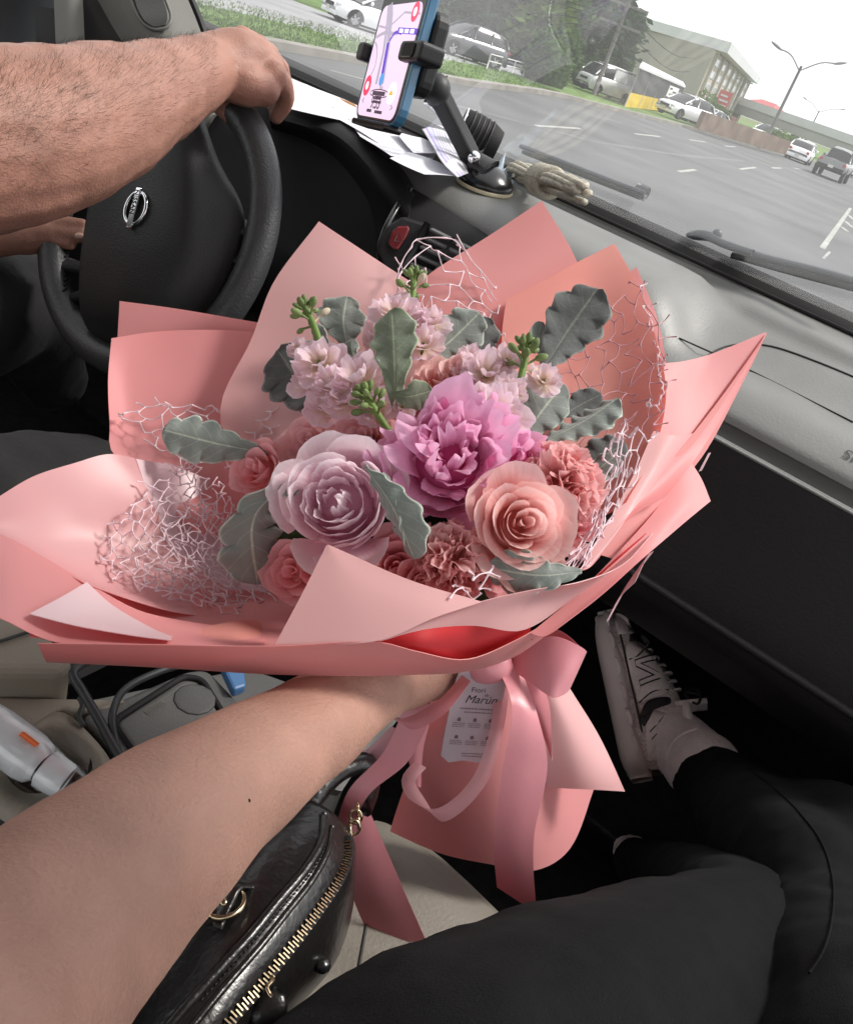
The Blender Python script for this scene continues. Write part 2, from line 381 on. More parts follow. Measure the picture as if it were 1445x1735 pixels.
    for sx in (-1, 1):
        for sy in (-1, 1):
            wm = MB(); wy = sy*(w-.1); wr = s['wr']; tw_ = .2
            ring = lambda y, r_: [Vector((sx*s['wx']+r_*cos(2*pi*k/18), y, wr+r_*sin(2*pi*k/18))) for k in range(18)]
            wm.grid([ring(wy-tw_/2, wr*.6), ring(wy-tw_/2, wr*.95), ring(wy-tw_/2+.03, wr), ring(wy+tw_/2-.03, wr), ring(wy+tw_/2, wr*.95), ring(wy+tw_/2, wr*.6)], closed=True)
            ty = wm.build('tyre', M['tyre'], root)
            rm = MB(); yy = wy+sy*(tw_/2-.01)
            rm.poly(ring(yy-sy*.04, wr*.62)); 
            for k in range(5):
                a = 2*pi*k/5; rm.box((sx*s['wx']+wr*.32*cos(a), yy, wr+wr*.32*sin(a)), wr*.6, .03, wr*.17, (Vector((cos(a), 0, sin(a))), Vector((0, 1, 0)), Vector((-sin(a), 0, cos(a)))))
            rm.build('rim', M['rim'], ty, smooth=False)
            ar = MB(); ar.poly([Vector((sx*s['wx']+(wr+.07)*cos(pi*k/12), sy*(w+.004), wr+(wr+.06)*sin(pi*k/12))) for k in range(13)])
            ar.build('wheel_arch', M['tyre'], root, smooth=False)
    zl = .72 if kind in ('sedan', 'hatch') else .9
    for sy in (-1, 1):
        h = MB(); h.ball((L2-.16, sy*w*.68, zl-.06), .14, .2, .08); h.build('headlight', M['lamp'], root)
        t_ = MB(); t_.box((-L2-.0, sy*w*.76, zl+.05), .1, .2, .16 if kind != 'van' else .4); bevel(t_.build('tail_light', M['tail'], root, smooth=False), .03)
        mi = MB(); mi.ball((.78 if kind != 'van' else 1.5, sy*(w+.08), zs+.1), .06, .1, .08); mi.build('mirror', pm, root)
    gr = MB(); gr.box((L2-.005, 0, zl-.14), .05, w*.9, .14); gr.build('grille', M['tyre'], root, smooth=False)
    bp_ = MB(); bp_.box((L2-.03, 0, zb+.1), .1, w*1.7, .17); bevel(bp_.build('front_bumper', M['tyre'] if kind in ('van', 'suv') else pm, root, smooth=False), .04)
    rb = MB(); rb.box((-L2-.0, 0, zb+.12), .14, w*1.75, .2); bevel(rb.build('rear_bumper', M['tyre'] if kind in ('pickup', 'suv') else pm, root, smooth=False), .04)
    for xx in (L2+.03, -L2-.08):
        q = MB(); q.box((xx, 0, zb+.2), .02, .32, .15); q.build('number_plate', M['plate'], root, smooth=False)
    sb = MB(); sb.box((0, 0, zb-.03), L2*1.7, w*1.7, .1); sb.build('underbody', M['tyre'], root, smooth=False)
    return root
def facing(base, ang): return ang
gc = 'vehicles parked beyond the grass verge'
H0 = AZ   # camera azimuth, left of +Y; heading 0 = +X
def put(px, py, z): return G(px, py, z)
vehicle('sedan', 'parked_car', 'white sedan parked at the left on the side road, nose to the left', 'car', put(632, 56, .06), radians(246), 'white', .80, gc)
vehicle('suv', 'parked_car', 'dark grey SUV parked on the side road before the white railing', 'car', put(784, 99, .06), radians(250), 'grey', .72, gc)
vehicle('van', 'parked_van', 'white panel van parked on the grass beside the yellow and black shed', 'van', put(1020, 162, .1), radians(250), 'white', .78, gc)
vehicle('hatch', 'parked_car', 'white hatchback standing on the grass right of the black shed', 'car', put(1153, 203, .2), radians(250), 'white', .95, gc)
vehicle('sedan', 'parked_car', 'low white car half hidden behind the brown wall below the beige block', 'car', put(1196, 216, .2), radians(255), 'white', .8, gc)
vehicle('sedan', 'parked_car', 'small white car parked far off at the foot of the first lamp post', 'car', put(1293, 240, .25), radians(255), 'white', .9, gc)
gr_ = 'vehicles driving on the road ahead'
vehicle('sedan', 'driving_car', 'white car seen from behind, driving just ahead of the grey pickup', 'car', put(1350, 273, 0), radians(99), 'white', 1.0, gr_)
vehicle('pickup', 'driving_pickup', 'grey pickup truck seen from behind on the road ahead', 'pickup', put(1404, 302, 0), radians(97), 'slate', 1.0, gr_)
vehicle('sedan', 'driving_car', 'white car at the right picture edge beyond the grey pickup', 'car', put(1452, 303, 0), radians(97), 'white', 1.0, gr_)

# ================================================================== buildings
M['beige_wall'] = mat('beige_wall', (.30, .285, .25, 1), .9, .2, var=.12, vscale=.25)
M['cream_wall'] = mat('cream_wall', (.44, .41, .34, 1), .9, .2, var=.1, vscale=.5)
M['roof_band'] = mat('roof_band', (.55, .56, .58, 1), .6, .4, var=.08, vscale=.3)
M['pane'] = mat('pane', (.5, .55, .58, 1), .15, .7, var=.2, vscale=1)
M['maroon'] = mat('maroon', (.16, .035, .04, 1), .8, .3, var=.15)
M['red_sign'] = mat('red_sign', (.45, .08, .08, 1), .6, .4, var=.05)
M['dark_board'] = mat('dark_board', (.045, .045, .055, 1), .8, .3, var=.25, vscale=.8)
M['yellow'] = mat('yellow', (.62, .43, .03, 1), .7, .3, var=.12, vscale=.8)
M['red_roof'] = mat('red_roof', (.42, .12, .12, 1), .8, .3, var=.15)
M['far_wall'] = mat('far_wall', (.45, .42, .40, 1), .9, .2, var=.1)
M['far_concrete'] = mat('far_concrete', (.36, .355, .35, 1), .9, .2, var=.1, vscale=.2)
c0 = G(1165, 187, .3); hgt = vtop(c0, 1219, 64); zt = c0.z+hgt
c1 = PZ(1274, 125, zt); c1.z = c0.z; c2 = PZ(1092, 30, zt); c2.z = c0.z; c3 = c1+c2-c0
blk = thing('apartment_block', 'beige four storey block with a pale roof band and window rows', 'building', c0)
def wallbox(name, q, h, m, parent):
    b = MB(); b.prism(q, (0, 0, h)); return b.build(name, m, parent, smooth=False)
wallbox('wall', [c0, c1, c3, c2], hgt*.86, M['beige_wall'], blk)
ef = (c1-c0); Lf = ef.length; ef.normalize(); en = Vector((ef.y, -ef.x, 0))
if en.dot(EYE-c0) < 0: en = -en
fa = MB(); fa.prism([c0+en*.15+ef*.1, c1+en*.15, c1-en*.1, c0-en*.1+ef*.1], (0, 0, hgt*.84)); fa.build('facade', M['cream_wall'], blk, smooth=False)
rb = [c0+en*1.3-ef*.5, c1+en*1.3+ef*.5, c3-en*.2+ef*.5, c2-en*.2-ef*.5]
wallbox('roof', [p+Vector((0, 0, hgt*.86)) for p in rb], hgt*.14, M['roof_band'], blk)
for fl in range(4):
    for k in range(7):
        o = c0+ef*(Lf*(.05+k*.135))+en*.155+Vector((0, 0, hgt*(.17+fl*.17)))
        wn = MB(); ww, wh = Lf*.1, hgt*.10
        wn.prism([o, o+ef*ww, o+ef*ww+Vector((0, 0, wh)), o+Vector((0, 0, wh))], en*.05); f_ = wn.build('window', M['roof_band'], blk, smooth=False)
        for j in range(3):
            q = o+ef*(ww*(.06+j*.31))+en*.055+Vector((0, 0, wh*.08)); pn = MB(); pn.prism([q, q+ef*ww*.26, q+ef*ww*.26+Vector((0, 0, wh*.84)), q+Vector((0, 0, wh*.84))], en*.02)
            pn.build('pane', M['pane'], f_, smooth=False)
for k in range(8):
    o = c0+ef*(Lf*(.02+k*.135))+en*.16; pb = MB(); pb.prism([o, o+ef*.5, o+ef*.5+en*.3, o+en*.3], (0, 0, hgt*.85)); pb.build('pilaster', M['cream_wall'], blk, smooth=False)
pd = MB(); q = c0+en*2.0-ef*1; pd.prism([q-en*1.7, q+ef*Lf*.55-en*1.7, q+ef*Lf*.55+en*.6, q+en*.6], (0, 0, hgt*.12)); pd.build('ground_floor_front', M['maroon'], blk, smooth=False)
# red sign
sg = thing('shop_sign', 'red rectangular sign board in front of the beige block', 'sign', c0+en*3)
so = PY(1207, 182, (c0+en*3.2).y); sx_ = PY(1228, 190, so.y-.2)-so; sx_.z = 0
s_ = MB(); s_.prism([so, so+sx_, so+sx_+Vector((0, 0, 1.7)), so+Vector((0, 0, 1.7))], (-.05, .2, 0)); s_.build('board', M['red_sign'], sg, smooth=False)
for k in (.2, .8):
    s_ = MB(); q = so+sx_*k+Vector((0, .15, 0)); s_.tube([Vector((q.x, q.y, .2)), q+Vector((0, 0, .1))], .06, 6); s_.build('post', M['far_concrete'], sg)
for k in range(3):
    s_ = MB(); q = so+sx_*.15+Vector((.03, -.03, .35+k*.42)); s_.prism([q, q+sx_*(.7-.15*(k == 2)), q+sx_*(.7-.15*(k == 2))+Vector((0, 0, .16)), q+Vector((0, 0, .16))], (.004, -.02, 0)); s_.build('print_line', M['roof_band'], sg, smooth=False)
# shed
h0 = G(1058, 180, .1); h1 = G(1141, 190, .1)
shd = thing('shed', 'low black shed with a yellow base wall and tin roof edge', 'building', h0)
ht = vtop(h0, 1070, 106); hd = (h1-h0); Ls = hd.length; hd.normalize(); hn = (h0-EYE); hn.z = 0; hn.normalize()
wallbox('wall', [h0+Vector((0, 0, ht*.36)), h1+Vector((0, 0, ht*.36)), h1+hn*5+Vector((0, 0, ht*.36)), h0+hn*5+Vector((0, 0, ht*.36))], ht*.6, M['dark_board'], shd)
wallbox('base_wall', [h0-hn*.05, h1-hn*.05, h1+hn*5, h0+hn*5], ht*.36, M['yellow'], shd)
wallbox('roof', [h0-hn*.6-hd*.4+Vector((0, 0, ht*.96)), h1-hn*.6+hd*.4+Vector((0, 0, ht*.96)), h1+hn*5.2+Vector((0, 0, ht*1.1)), h0+hn*5.2+Vector((0, 0, ht*1.1))], .12, M['roof_band'], shd)
for k in range(6):
    q = h0+hd*(Ls*k/5)-hn*.06; b = MB(); b.tube([q, q+Vector((0, 0, ht*.95))], .03, 6); b.build('post', M['far_concrete'], shd)
q = h0+hd*(Ls*.62)-hn*.25+Vector((0, 0, ht*.5)); b = MB(); b.prism([q, q+hd*Ls*.26, q+hd*Ls*.26+Vector((0, 0, ht*.36)), q+Vector((0, 0, ht*.36))], hn*.05); sb = b.build('sign_board', M['white'], shd, smooth=False)
for k, (a, c) in enumerate(((.1, .35), (.45, .85), (.2, .6))):
    b = MB(); o = q-hn*.01+hd*(Ls*.26*a)+Vector((0, 0, ht*(.24-.09*k))); b.prism([o, o+hd*Ls*.26*(c-a), o+hd*Ls*.26*(c-a)+Vector((0, 0, ht*.06)), o+Vector((0, 0, ht*.06))], -hn*.01); b.build('print_line', M['ink'], sb, smooth=False)
# far houses, overpass
def house(name, label, base, w, d, h, wm, rm, ang):
    t = thing(name, label, 'house', base); e = Vector((cos(ang), sin(ang), 0)); n_ = Vector((-e.y, e.x, 0))
    wallbox('wall', [base-e*w/2, base+e*w/2, base+e*w/2+n_*d, base-e*w/2+n_*d], h, wm, t)
    b = MB(); z = Vector((0, 0, h)); k = Vector((0, 0, h*.45))
    a0, a1, a2, a3 = base-e*w*.56-n_*.6+z, base+e*w*.56-n_*.6+z, base+e*w*.56+n_*(d+.6)+z, base-e*w*.56+n_*(d+.6)+z
    r0, r1 = base-e*w*.3+n_*d/2+z+k, base+e*w*.3+n_*d/2+z+k
    b.add([a0, a1, a2, a3, r0, r1], [(0, 1, 5, 4), (1, 2, 5), (2, 3, 4, 5), (3, 0, 4), (0, 3, 2, 1)]); b.build('roof', rm, t, smooth=False)
    for i in range(4):
        o = base-e*w*.4+e*(w*.22*i)-n_*.03+Vector((0, 0, h*.35)); q_ = MB(); q_.prism([o, o+e*w*.12, o+e*w*.12+Vector((0, 0, h*.35)), o+Vector((0, 0, h*.35))], n_*.02); q_.build('window', M['car_glass'], t, smooth=False)
    return t
hb = G(1281, 222, .3)
hb.z = .3; dd = (hb-EYE).length
house('red_roof_house', 'far white house with a pink red roof above the overpass', P(1279, 199, 170), 6.2, 4, 2.4, M['far_wall'], M['red_roof'], radians(-20))
bA = P(1236, 190, 128); bB = P(1500, 268, 75); bA.z = bB.z = max(3.6, bA.z)
zA = P(1296, 226, 110).z
ov = thing('overpass', 'long grey concrete overpass crossing beyond the pickup', 'bridge', Vector((bA.x, bA.y, 0)))
qa, qb = P(1245, 196, 118), P(1470, 268, 96); zz = (qa.z+qb.z)/2; qa.z = qb.z = zz
dq = (qb-qa).normalized(); qb2 = qb+dq*50; nq = Vector((-dq.y, dq.x, 0)); qa -= dq*4
th = 28*105/F
b = MB(); b.prism([qa, qb2, qb2+nq*3, qa+nq*3], (0, 0, th)); b.build('deck', M['far_concrete'], ov, smooth=False)
b = MB(); b.prism([qa-nq*.15+Vector((0, 0, th*.55)), qb2-nq*.15+Vector((0, 0, th*.55)), qb2-nq*.02+Vector((0, 0, th*.55)), qa-nq*.02+Vector((0, 0, th*.55))], (0, 0, th*.42)); b.build('parapet', M['roof_band'], ov, smooth=False)
for k in range(5):
    q = qa+dq*(2+k*14)+nq*1.5; b = MB(); b.box((q.x, q.y, zz/2), .9, .9, zz); b.build('pier', M['far_concrete'], ov, smooth=False)
M['brown_wall'] = mat('brown_wall', (.19, .14, .11, 1), .9, .2, var=.3, vscale=1)
wl = MB(); q0, q1, q2 = G(1184, 218, .2), G(1250, 238, .2), G(1330, 262, .2)
for a, c in ((q0, q1), (q1, q2)):
    d = (c-a).normalized(); n_ = Vector((-d.y, d.x, 0))*.3; wl.prism([a, c, c+n_, a+n_], (0, 0, .9))
tag(wl.build('low_wall', M['brown_wall'], smooth=False), 'low brown weathered wall along the far kerb', 'wall')

# ================================================================== street furniture
M['galv'] = mat('galv', (.22, .22, .23, 1), .5, .4, .3, var=.05)
M['timber'] = mat('timber', (.17, .16, .15, 1), .9, .2, var=.2)
M['bar_white'] = mat('bar_white', (.7, .7, .7, 1), .6, .4, var=.05)
def lamp_post(label, bpx, tpx, a1, a2, z):
    b = G(*bpx, z); h = vtop(b, *tpx); t = thing('street_lamp', label, 'street lamp', b, 'double armed street lamps along the road')
    top = b+Vector((0, 0, h)); D = proj(top)[2]
    m = MB(); m.tube([b, b+Vector((0, 0, .6)), top], [.16, .13, .09], 8); m.build('pole', M['galv'], t)
    m = MB(); m.box(b+Vector((0, 0, .1)), .5, .5, .2); m.build('base', M['concrete'], t, smooth=False)
    for a in (a1, a2):
        e = P(a[0], a[1], D); mid = top.lerp(e, .55)+Vector((0, 0, .12))
        m = MB(); m.tube(spline([top-Vector((0, 0, .3)), mid, e], 8), .05, 6); ar = m.build('arm', M['galv'], t)
        m = MB(); d = (e-top).normalized(); m.ball(e+d*.3, .5, .14, .1, (d, Vector((-d.y, d.x, 0)).normalized(), Vector((0, 0, 1)))); m.build('lantern', M['galv'], ar)
lamp_post('nearer tall street lamp with two arms beside the far kerb', (1291, 249), (1359, 111), (1322, 82), (1416, 107), .14)
lamp_post('smaller farther street lamp with two arms near the overpass', (1357, 248), (1389, 187), (1366, 168), (1425, 185), .14)
ub = G(1006, 159, .1); uh = vtop(ub, 1060, 8)
up_ = thing('utility_pole', 'leaning grey timber utility pole in front of the trees', 'utility pole', ub)
m = MB(); m.tube([ub, ub+Vector((0, 0, uh+1.2))], [.13, .09], 8); m.build('pole', M['timber'], up_)
ut = ub+Vector((0, 0, uh))
for k in (0, -.9):
    m = MB(); m.box(ut+Vector((0, 0, k)), 2.2, .12, .12, (Vector((.9, .4, 0)).normalized(), Vector((-.4, .9, 0)).normalized(), Vector((0, 0, 1)))); m.build('crossarm', M['timber'], up_, smooth=False)
M['wire'] = mat('wire', (.03, .03, .03, 1), .9, .0, var=0)
wr_ = thing('power_lines', 'thin dark power lines strung from the utility pole', 'power line', ut)
for k, (a, z) in enumerate([((900, -30), -.2), ((905, -10), -.5), ((890, 20), -1.2), ((895, 45), -1.7)]):
    e = P(a[0], a[1], 30); m = MB(); mid = ut.lerp(e, .5)-Vector((0, 0, .4)); m.tube(spline([ut+Vector((.2*k-.3, 0, z)), mid, e], 10), .018, 4); m.build('wire', M['wire'], wr_)
for k, (a, D) in enumerate([((1200, 95), 95), ((1190, 118), 95), ((1180, 135), 95)]):
    e = P(a[0], a[1], D); s0 = ut+Vector((.2*k, 0, -.3-k*.7)); m = MB(); m.tube(spline([s0, s0.lerp(e, .5)-Vector((0, 0, 1.0)), e], 12), .022, 4); m.build('wire', M['wire'], wr_)
# two thinner poles near the block
for lab, a, c in [('thin grey pole standing at the corner of the beige block', (1182, 190), (1210, 78)), ('thin grey pole at the far right corner of the beige block', (1226, 213), (1268, 135))]:
    b = G(*a, .25); h = vtop(b, *c); t = thing('utility_pole', lab, 'utility pole', b); m = MB(); m.tube([b, b+Vector((0, 0, h))], .12, 6); m.build('pole', M['timber'], t)
    m = MB(); m.box(b+Vector((0, 0, h*.95)), 1.6, .1, .1); m.build('crossarm', M['timber'], t, smooth=False)
# white railing beside the SUV
r0, r1 = G(824, 116, .06), G(903, 134, .06); rl = thing('railing', 'white two rail guard railing right of the grey SUV', 'railing', r0)
for k in range(5):
    q = r0.lerp(r1, k/4); m = MB(); m.tube([q, q+Vector((0, 0, .55))], .028, 6); m.build('post', M['bar_white'], rl)
for z in (.28, .52):
    m = MB(); m.tube([r0+Vector((0, 0, z)), r1+Vector((0, 0, z))], .022, 6); m.build('rail', M['bar_white'], rl)
# bar fence at the upper left
f0, f1 = G(330, -70, .35), G(640, 30, .35)
fn = thing('bar_fence', 'white vertical bar fence behind the side road at the upper left', 'fence', f0)
bm = MB(); bm.box((0, 0, .85), .045, .045, 1.7); pro = bm.build('bar', M['bar_white'], fn, smooth=False); pro.matrix_parent_inverse = Matrix(); 
NB = 90
for k in range(NB):
    o = pro if k == 0 else pro.copy()
    if k: COL.objects.link(o)
    o.location = (f1-f0)*(k/(NB-1))
for z in (.2, 1.55):
    m = MB(); m.tube([f0+Vector((0, 0, z)), f1+Vector((0, 0, z))], .03, 6); m.build('rail', M['bar_white'], fn)

# ================================================================== trees and shrubs
M['leaf_a'] = mat('leaf_a', (.055, .105, .028, 1), .8, .25, var=.4, vscale=.9, transl=.25, tcol=(.1, .17, .03, 1))
M['leaf_b'] = mat('leaf_b', (.09, .145, .035, 1), .8, .25, var=.4, vscale=.9, transl=.25, tcol=(.14, .2, .04, 1))
M['leaf_c'] = mat('leaf_c', (.03, .055, .025, 1), .8, .25, var=.4, vscale=.9, transl=.2, tcol=(.05, .09, .03, 1))
M['bark'] = mat('bark', (.09, .075, .06, 1), .95, .15, var=.3, vscale=4, bump=.5, bscale=20)
def tree(label, base, h, rx, n, lm, seed, leaf=.35, group='trees behind the verge', trunkfrac=.35, cat='tree', name='tree'):
    rg = random.Random(seed); t = thing(name, label, cat, base, group)
    z0 = h*trunkfrac
    m = MB(); m.tube(spline([base, base+Vector((rg.uniform(-.2, .2), rg.uniform(-.2, .2), h*.3)), base+Vector((rg.uniform(-.4, .4), rg.uniform(-.4, .4), h*.8))], 7), [.05*h**.7+.02, .04*h**.7, .035*h**.7, .03*h**.7, .02*h**.7, .012*h**.7, .01], 7)
    for k in range(6):
        a = rg.random()*6.28; s0 = base+Vector((0, 0, h*rg.uniform(.3, .6))); e = s0+Vector((cos(a)*rx*.7, sin(a)*rx*.7, h*.22)); m.tube(spline([s0, s0.lerp(e, .5)+Vector((0, 0, h*.03)), e], 5), [.02*h**.7, .016*h**.7, .012*h**.7, .008*h**.7, .004], 5)
    m.build('trunk', M['bark'], t)
    cl = []
    for k in range(26):
        a = rg.random()*6.28; rr = rx*rg.random()**.5*.8; z = z0+(h-z0)*(.1+.85*rg.random())
        k2 = 1-abs((z-z0)/(h-z0)-.45)*.9
        cl.append((base+Vector((cos(a)*rr*k2, sin(a)*rr*k2, z)), rx*rg.uniform(.28, .5)))
    c = MB()
    for i in range(n):
        o, r = cl[i % len(cl)]
        d = Vector((rg.gauss(0, 1), rg.gauss(0, 1), rg.gauss(0, .8))).normalized()*r*(rg.random()**.4)
        p = o+d; a1 = Vector((rg.gauss(0, 1), rg.gauss(0, 1), rg.gauss(0, .6))).normalized(); a2 = a1.orthogonal().normalized()
        s = leaf*rg.uniform(.5, 1.2)
        c.add([p-a1*s, p+a2*s*.45, p+a1*s, p-a2*s*.45], [(0, 1, 2, 3)])
    c.build('crown', lm, t, smooth=False)
def TB(px, D):                                               # ground point in picture column px, D metres out
    best = None
    for k in range(-400, 700):
        q = G(px, k*.5, .1); d = proj(q)[2]
        if d > 0 and (best is None or abs(d-D) < best[0]): best = (abs(d-D), q)
    return best[1]
for lab, px, D, hp, rx, lm, sd_ in [
    ('dark tree at the left of the wood, above the grey SUV', 800, 46, (830, -150), 4.4, 'leaf_c', 1),
    ('pale green creeper covered tree between the SUV and the pole', 890, 44, (915, -25), 2.3, 'leaf_b', 2),
    ('dark dense tree right behind the utility pole', 940, 52, (985, -120), 4.0, 'leaf_c', 3),
    ('green tree touching the left end of the beige block', 1022, 60, (1066, 18), 1.5, 'leaf_a', 4),
    ('tall dark tree rising behind the white railing', 868, 50, (905, -170), 4.4, 'leaf_a', 5),
    ('dark tree behind the white panel van', 950, 56, (1000, -10), 3.2, 'leaf_a', 6),
    ('dark tree behind the white sedan at the left', 700, 42, (740, -150), 4.2, 'leaf_c', 8)]:
    b = TB(px, D); tree(lab, b, vtop(b, *hp), rx, 5200, M[lm], sd_, .32, trunkfrac=.08)
for lab, px, D, hp, rx, sd_ in [
    ('round green shrub left of the white panel van', 925, 37, (944, 98), .9, 11), ('low bright shrub beside the utility pole', 985, 50, (1003, 108), .9, 12),
    ('leafy bush between the shed and the red sign', 1178, 58, (1188, 160), 1.6, 13), ('low bush behind the white hatchback', 1204, 62, (1212, 184), 1.4, 14),
    ('small shrub at the foot of the nearer lamp post', 1312, 70, (1318, 228), 1.6, 15), ('brownish hedge bush beyond the railing', 918, 36, (936, 78), 1.2, 16),
    ('tall hedge bush between the railing and the white van', 925, 42, (948, 62), 1.6, 18),
    ('shrub at the right of the far brown wall', 1340, 72, (1346, 240), 1.6, 17)]:
    b = TB(px, D); tree(lab, b, vtop(b, *hp), rx, 1500, M['leaf_b' if sd_ % 2 else 'leaf_a'], sd_, .2, 'shrubs along the verge', .05, 'shrub', 'shrub')
# ================================================================== VAN CABIN
M['dash_grey'] = mat('dash_grey', (.185, .185, .178, 1), .45, .45, var=.05, vscale=20, bump=.2, bscale=300)
M['dash_low'] = mat('dash_low', (.017, .0145, .016, 1), .6, .4, var=.1, bump=.3, bscale=300)
M['seal'] = mat('seal', (.012, .011, .011, 1), .6, .4, var=.1)
M['beige'] = mat('beige', (.27, .24, .195, 1), .5, .4, var=.06, vscale=12, bump=.25, bscale=300)
M['seat_cloth'] = mat('seat_cloth', (.21, .19, .162, 1), .5, .4, var=.06, vscale=14, bump=.3, bscale=350)
M['console_grey'] = mat('console_grey', (.09, .09, .088, 1), .5, .4, var=.08, bump=.25, bscale=400)
M['pillar_grey'] = mat('pillar_grey', (.19, .185, .17, 1), .7, .3, var=.05, bump=.2, bscale=300)
M['carpet'] = mat('carpet', (.012, .011, .011, 1), .95, .1, var=.3, vscale=60, bump=.6, bscale=300)
M['wheel'] = mat('wheel', (.055, .057, .06, 1), .4, .5, var=.1, bump=.45, bscale=330)
M['hub'] = mat('hub', (.026, .026, .0255, 1), .5, .45, var=.1, bump=.4, bscale=500)
M['cowl'] = mat('cowl', (.62, .57, .48, 1), .35, .5, var=.05, coat=.4)
M['wiper'] = mat('wiper', (.02, .023, .03, 1), .45, .5, var=.1)
M['lid0'] = mat('vent_grey', (.14, .14, .14, 1), .45, .5, var=.05)
M['hazard'] = mat('hazard', (.22, .02, .025, 1), .35, .5, var=.05, coat=.3)
M['print'] = mat('print', (.05, .05, .05, 1), .6, .3, var=0)
van = thing('van_cabin', 'van cabin with grey dashboard, black steering wheel, windscreen and beige seats', 'vehicle', (0, .6, .6))
def part(mb, name, m, smooth=True, parent=None): return mb.build(name, m, parent or van, smooth)
# --- windscreen: a thin dusty sheet whose film also puts in the glare haze
gm = bpy.data.materials.new('windscreen'); gm.use_nodes = True; N_ = gm.node_tree.nodes; L_ = gm.node_tree.links; N_.clear()
o_ = N_.new('ShaderNodeOutputMaterial'); tp = N_.new('ShaderNodeBsdfTransparent'); gl = N_.new('ShaderNodeBsdfGlossy'); gl.inputs['Roughness'].default_value = .03
df = N_.new('ShaderNodeBsdfTranslucent'); df.inputs[0].default_value = (.9, .92, .92, 1); d2 = N_.new('ShaderNodeBsdfDiffuse'); d2.inputs[0].default_value = (.8, .8, .8, 1)
fr = N_.new('ShaderNodeFresnel'); fr.inputs[0].default_value = 1.45
nz = N_.new('ShaderNodeTexNoise'); nz.inputs['Scale'].default_value = 3; nz.inputs['Detail'].default_value = 8
tc_ = N_.new('ShaderNodeTexCoord'); L_.new(tc_.outputs['Object'], nz.inputs['Vector'])
mr = N_.new('ShaderNodeMapRange'); mr.inputs[1].default_value = .35; mr.inputs[2].default_value = .7; mr.inputs[3].default_value = .045; mr.inputs[4].default_value = .085
L_.new(nz.outputs[0], mr.inputs[0])
ad = N_.new('ShaderNodeMixShader'); L_.new(mr.outputs[0], ad.inputs[0]); L_.new(tp.outputs[0], ad.inputs[1]); L_.new(df.outputs[0], ad.inputs[2])
f2 = N_.new('ShaderNodeMath'); f2.operation = 'MULTIPLY'; f2.inputs[1].default_value = 1.9; f2.use_clamp = True; L_.new(fr.outputs[0], f2.inputs[0])   # both faces of the pane reflect
m2 = N_.new('ShaderNodeMixShader'); L_.new(f2.outputs[0], m2.inputs[0]); L_.new(ad.outputs[0], m2.inputs[1]); L_.new(gl.outputs[0], m2.inputs[2])
L_.new(m2.outputs[0], o_.inputs[0]); M['windscreen'] = gm
GP, GN = PY(1200, 440, 1.30), Vector((0, .75, .66)).normalized()
def glass(px, py, off=0.0):
    r = ray(px, py); return EYE+r*((GP+GN*off-EYE).dot(GN)/r.dot(GN))
gu = Vector((0, -GN.z, GN.y))
w_ = MB(); w_.grid([[GP+gu*(.0+.16*j)+Vector((x, 0, 0))-GP.x*Vector((1, 0, 0))-GN*(.05*(x+.5)**2*.0) for x in (-2.1, -1.4, -.7, 0, .8)] for j in range(7)])
part(w_, 'windscreen', gm)
# --- dashboard: cross-sections along X, blended from the passenger side to the raised centre
def yz(px, py, y): return (y, PY(px, py, y).z)
profA = [yz(1200, 420, 1.315), yz(1200, 455, 1.285), yz(1200, 462, 1.27), yz(1300, 530, 1.215), yz(1300, 556, 1.195), yz(1295, 573, 1.17), yz(1262, 622, 1.10), yz(1250, 655, 1.045), yz(1223, 693, 1.005), yz(1214, 706, 1.0)]
zB = PY(800, 330, 1.13).z
zs = profA[1][1]
profB = [profA[0], profA[1], (1.27, zs-.012), (1.25, zs-.016), (1.23, zs-.004), (1.2, zs+.001), (1.14, zs-.002), (1.07, zs-.012), (1.035, zs-.035), (1.02, zs-.07)]
xb = PY(1205, 530, 1.2).x
xs = [-1.75, -1.45, -1.2, -1.0, -.85, -.7, -.6, xb-.12, xb-.075, xb-.04, xb-.01, xb+.02, xb+.05, xb+.09, -.15, .05, .3, .7]
xs = sorted(xs)
def blend(x, k):
    t = min(max((x-(xb-.055))/.10, 0), 1); t = t*t*(3-2*t)
    y = profB[k][0]*(1-t)+profA[k][0]*t; z = profB[k][1]*(1-t)+profA[k][1]*t
    q = min(max((-.80-x)/.12, 0), 1)                     # beside the instrument hood the front edge stops short
    y = max(y, 1.03+.20*q*q*(3-2*q)) if t < .5 else y
    return Vector((x, y, z))
d_ = MB(); rows = []
xx = [xs[0]+(xs[-1]-xs[0])*i/90 for i in range(91)]
for x in xx:
    rows.append(spline([blend(x, k) for k in range(1, 10)], 46))
d_.grid(rows); dash = part(d_, 'dashboard', M['dash_grey'])
s_ = MB(); s_.grid([[Vector((x, p[0], p[1]+.001)) for x in (-1.75, 0, .7)] for p in (profA[0], (1.30, (profA[0][1]+profA[1][1])/2+.006), profA[1])]); part(s_, 'windscreen_seal', M['seal'])
s_ = MB(); y0, z0 = profA[1]; s_.tube([(-1.7, y0-.003, z0+.002), (.7, y0-.003, z0+.002)], .003, 6); part(s_, 'seal_lip', M['seal'])
# passenger airbag panel seams (grooves as dark recessed beads) and oval end
def dline(pts, r, m, name, lift=.0006):
    t = bvh(dash); q = [hit(t, x, y, lift)[0] for x, y in pts]; b = MB(); b.tube(spline(q, max(8, len(q)*4)), r, 6); return part(b, name, m)
dline([(1160, 640), (1190, 610), (1222, 590), (1262, 583), (1310, 588), (1380, 612), (1460, 645)], .0013, M['seal'], 'panel_seam')
dline([(1150, 573), (1262, 624), (1445, 716)], .0011, M['seal'], 'panel_seam')
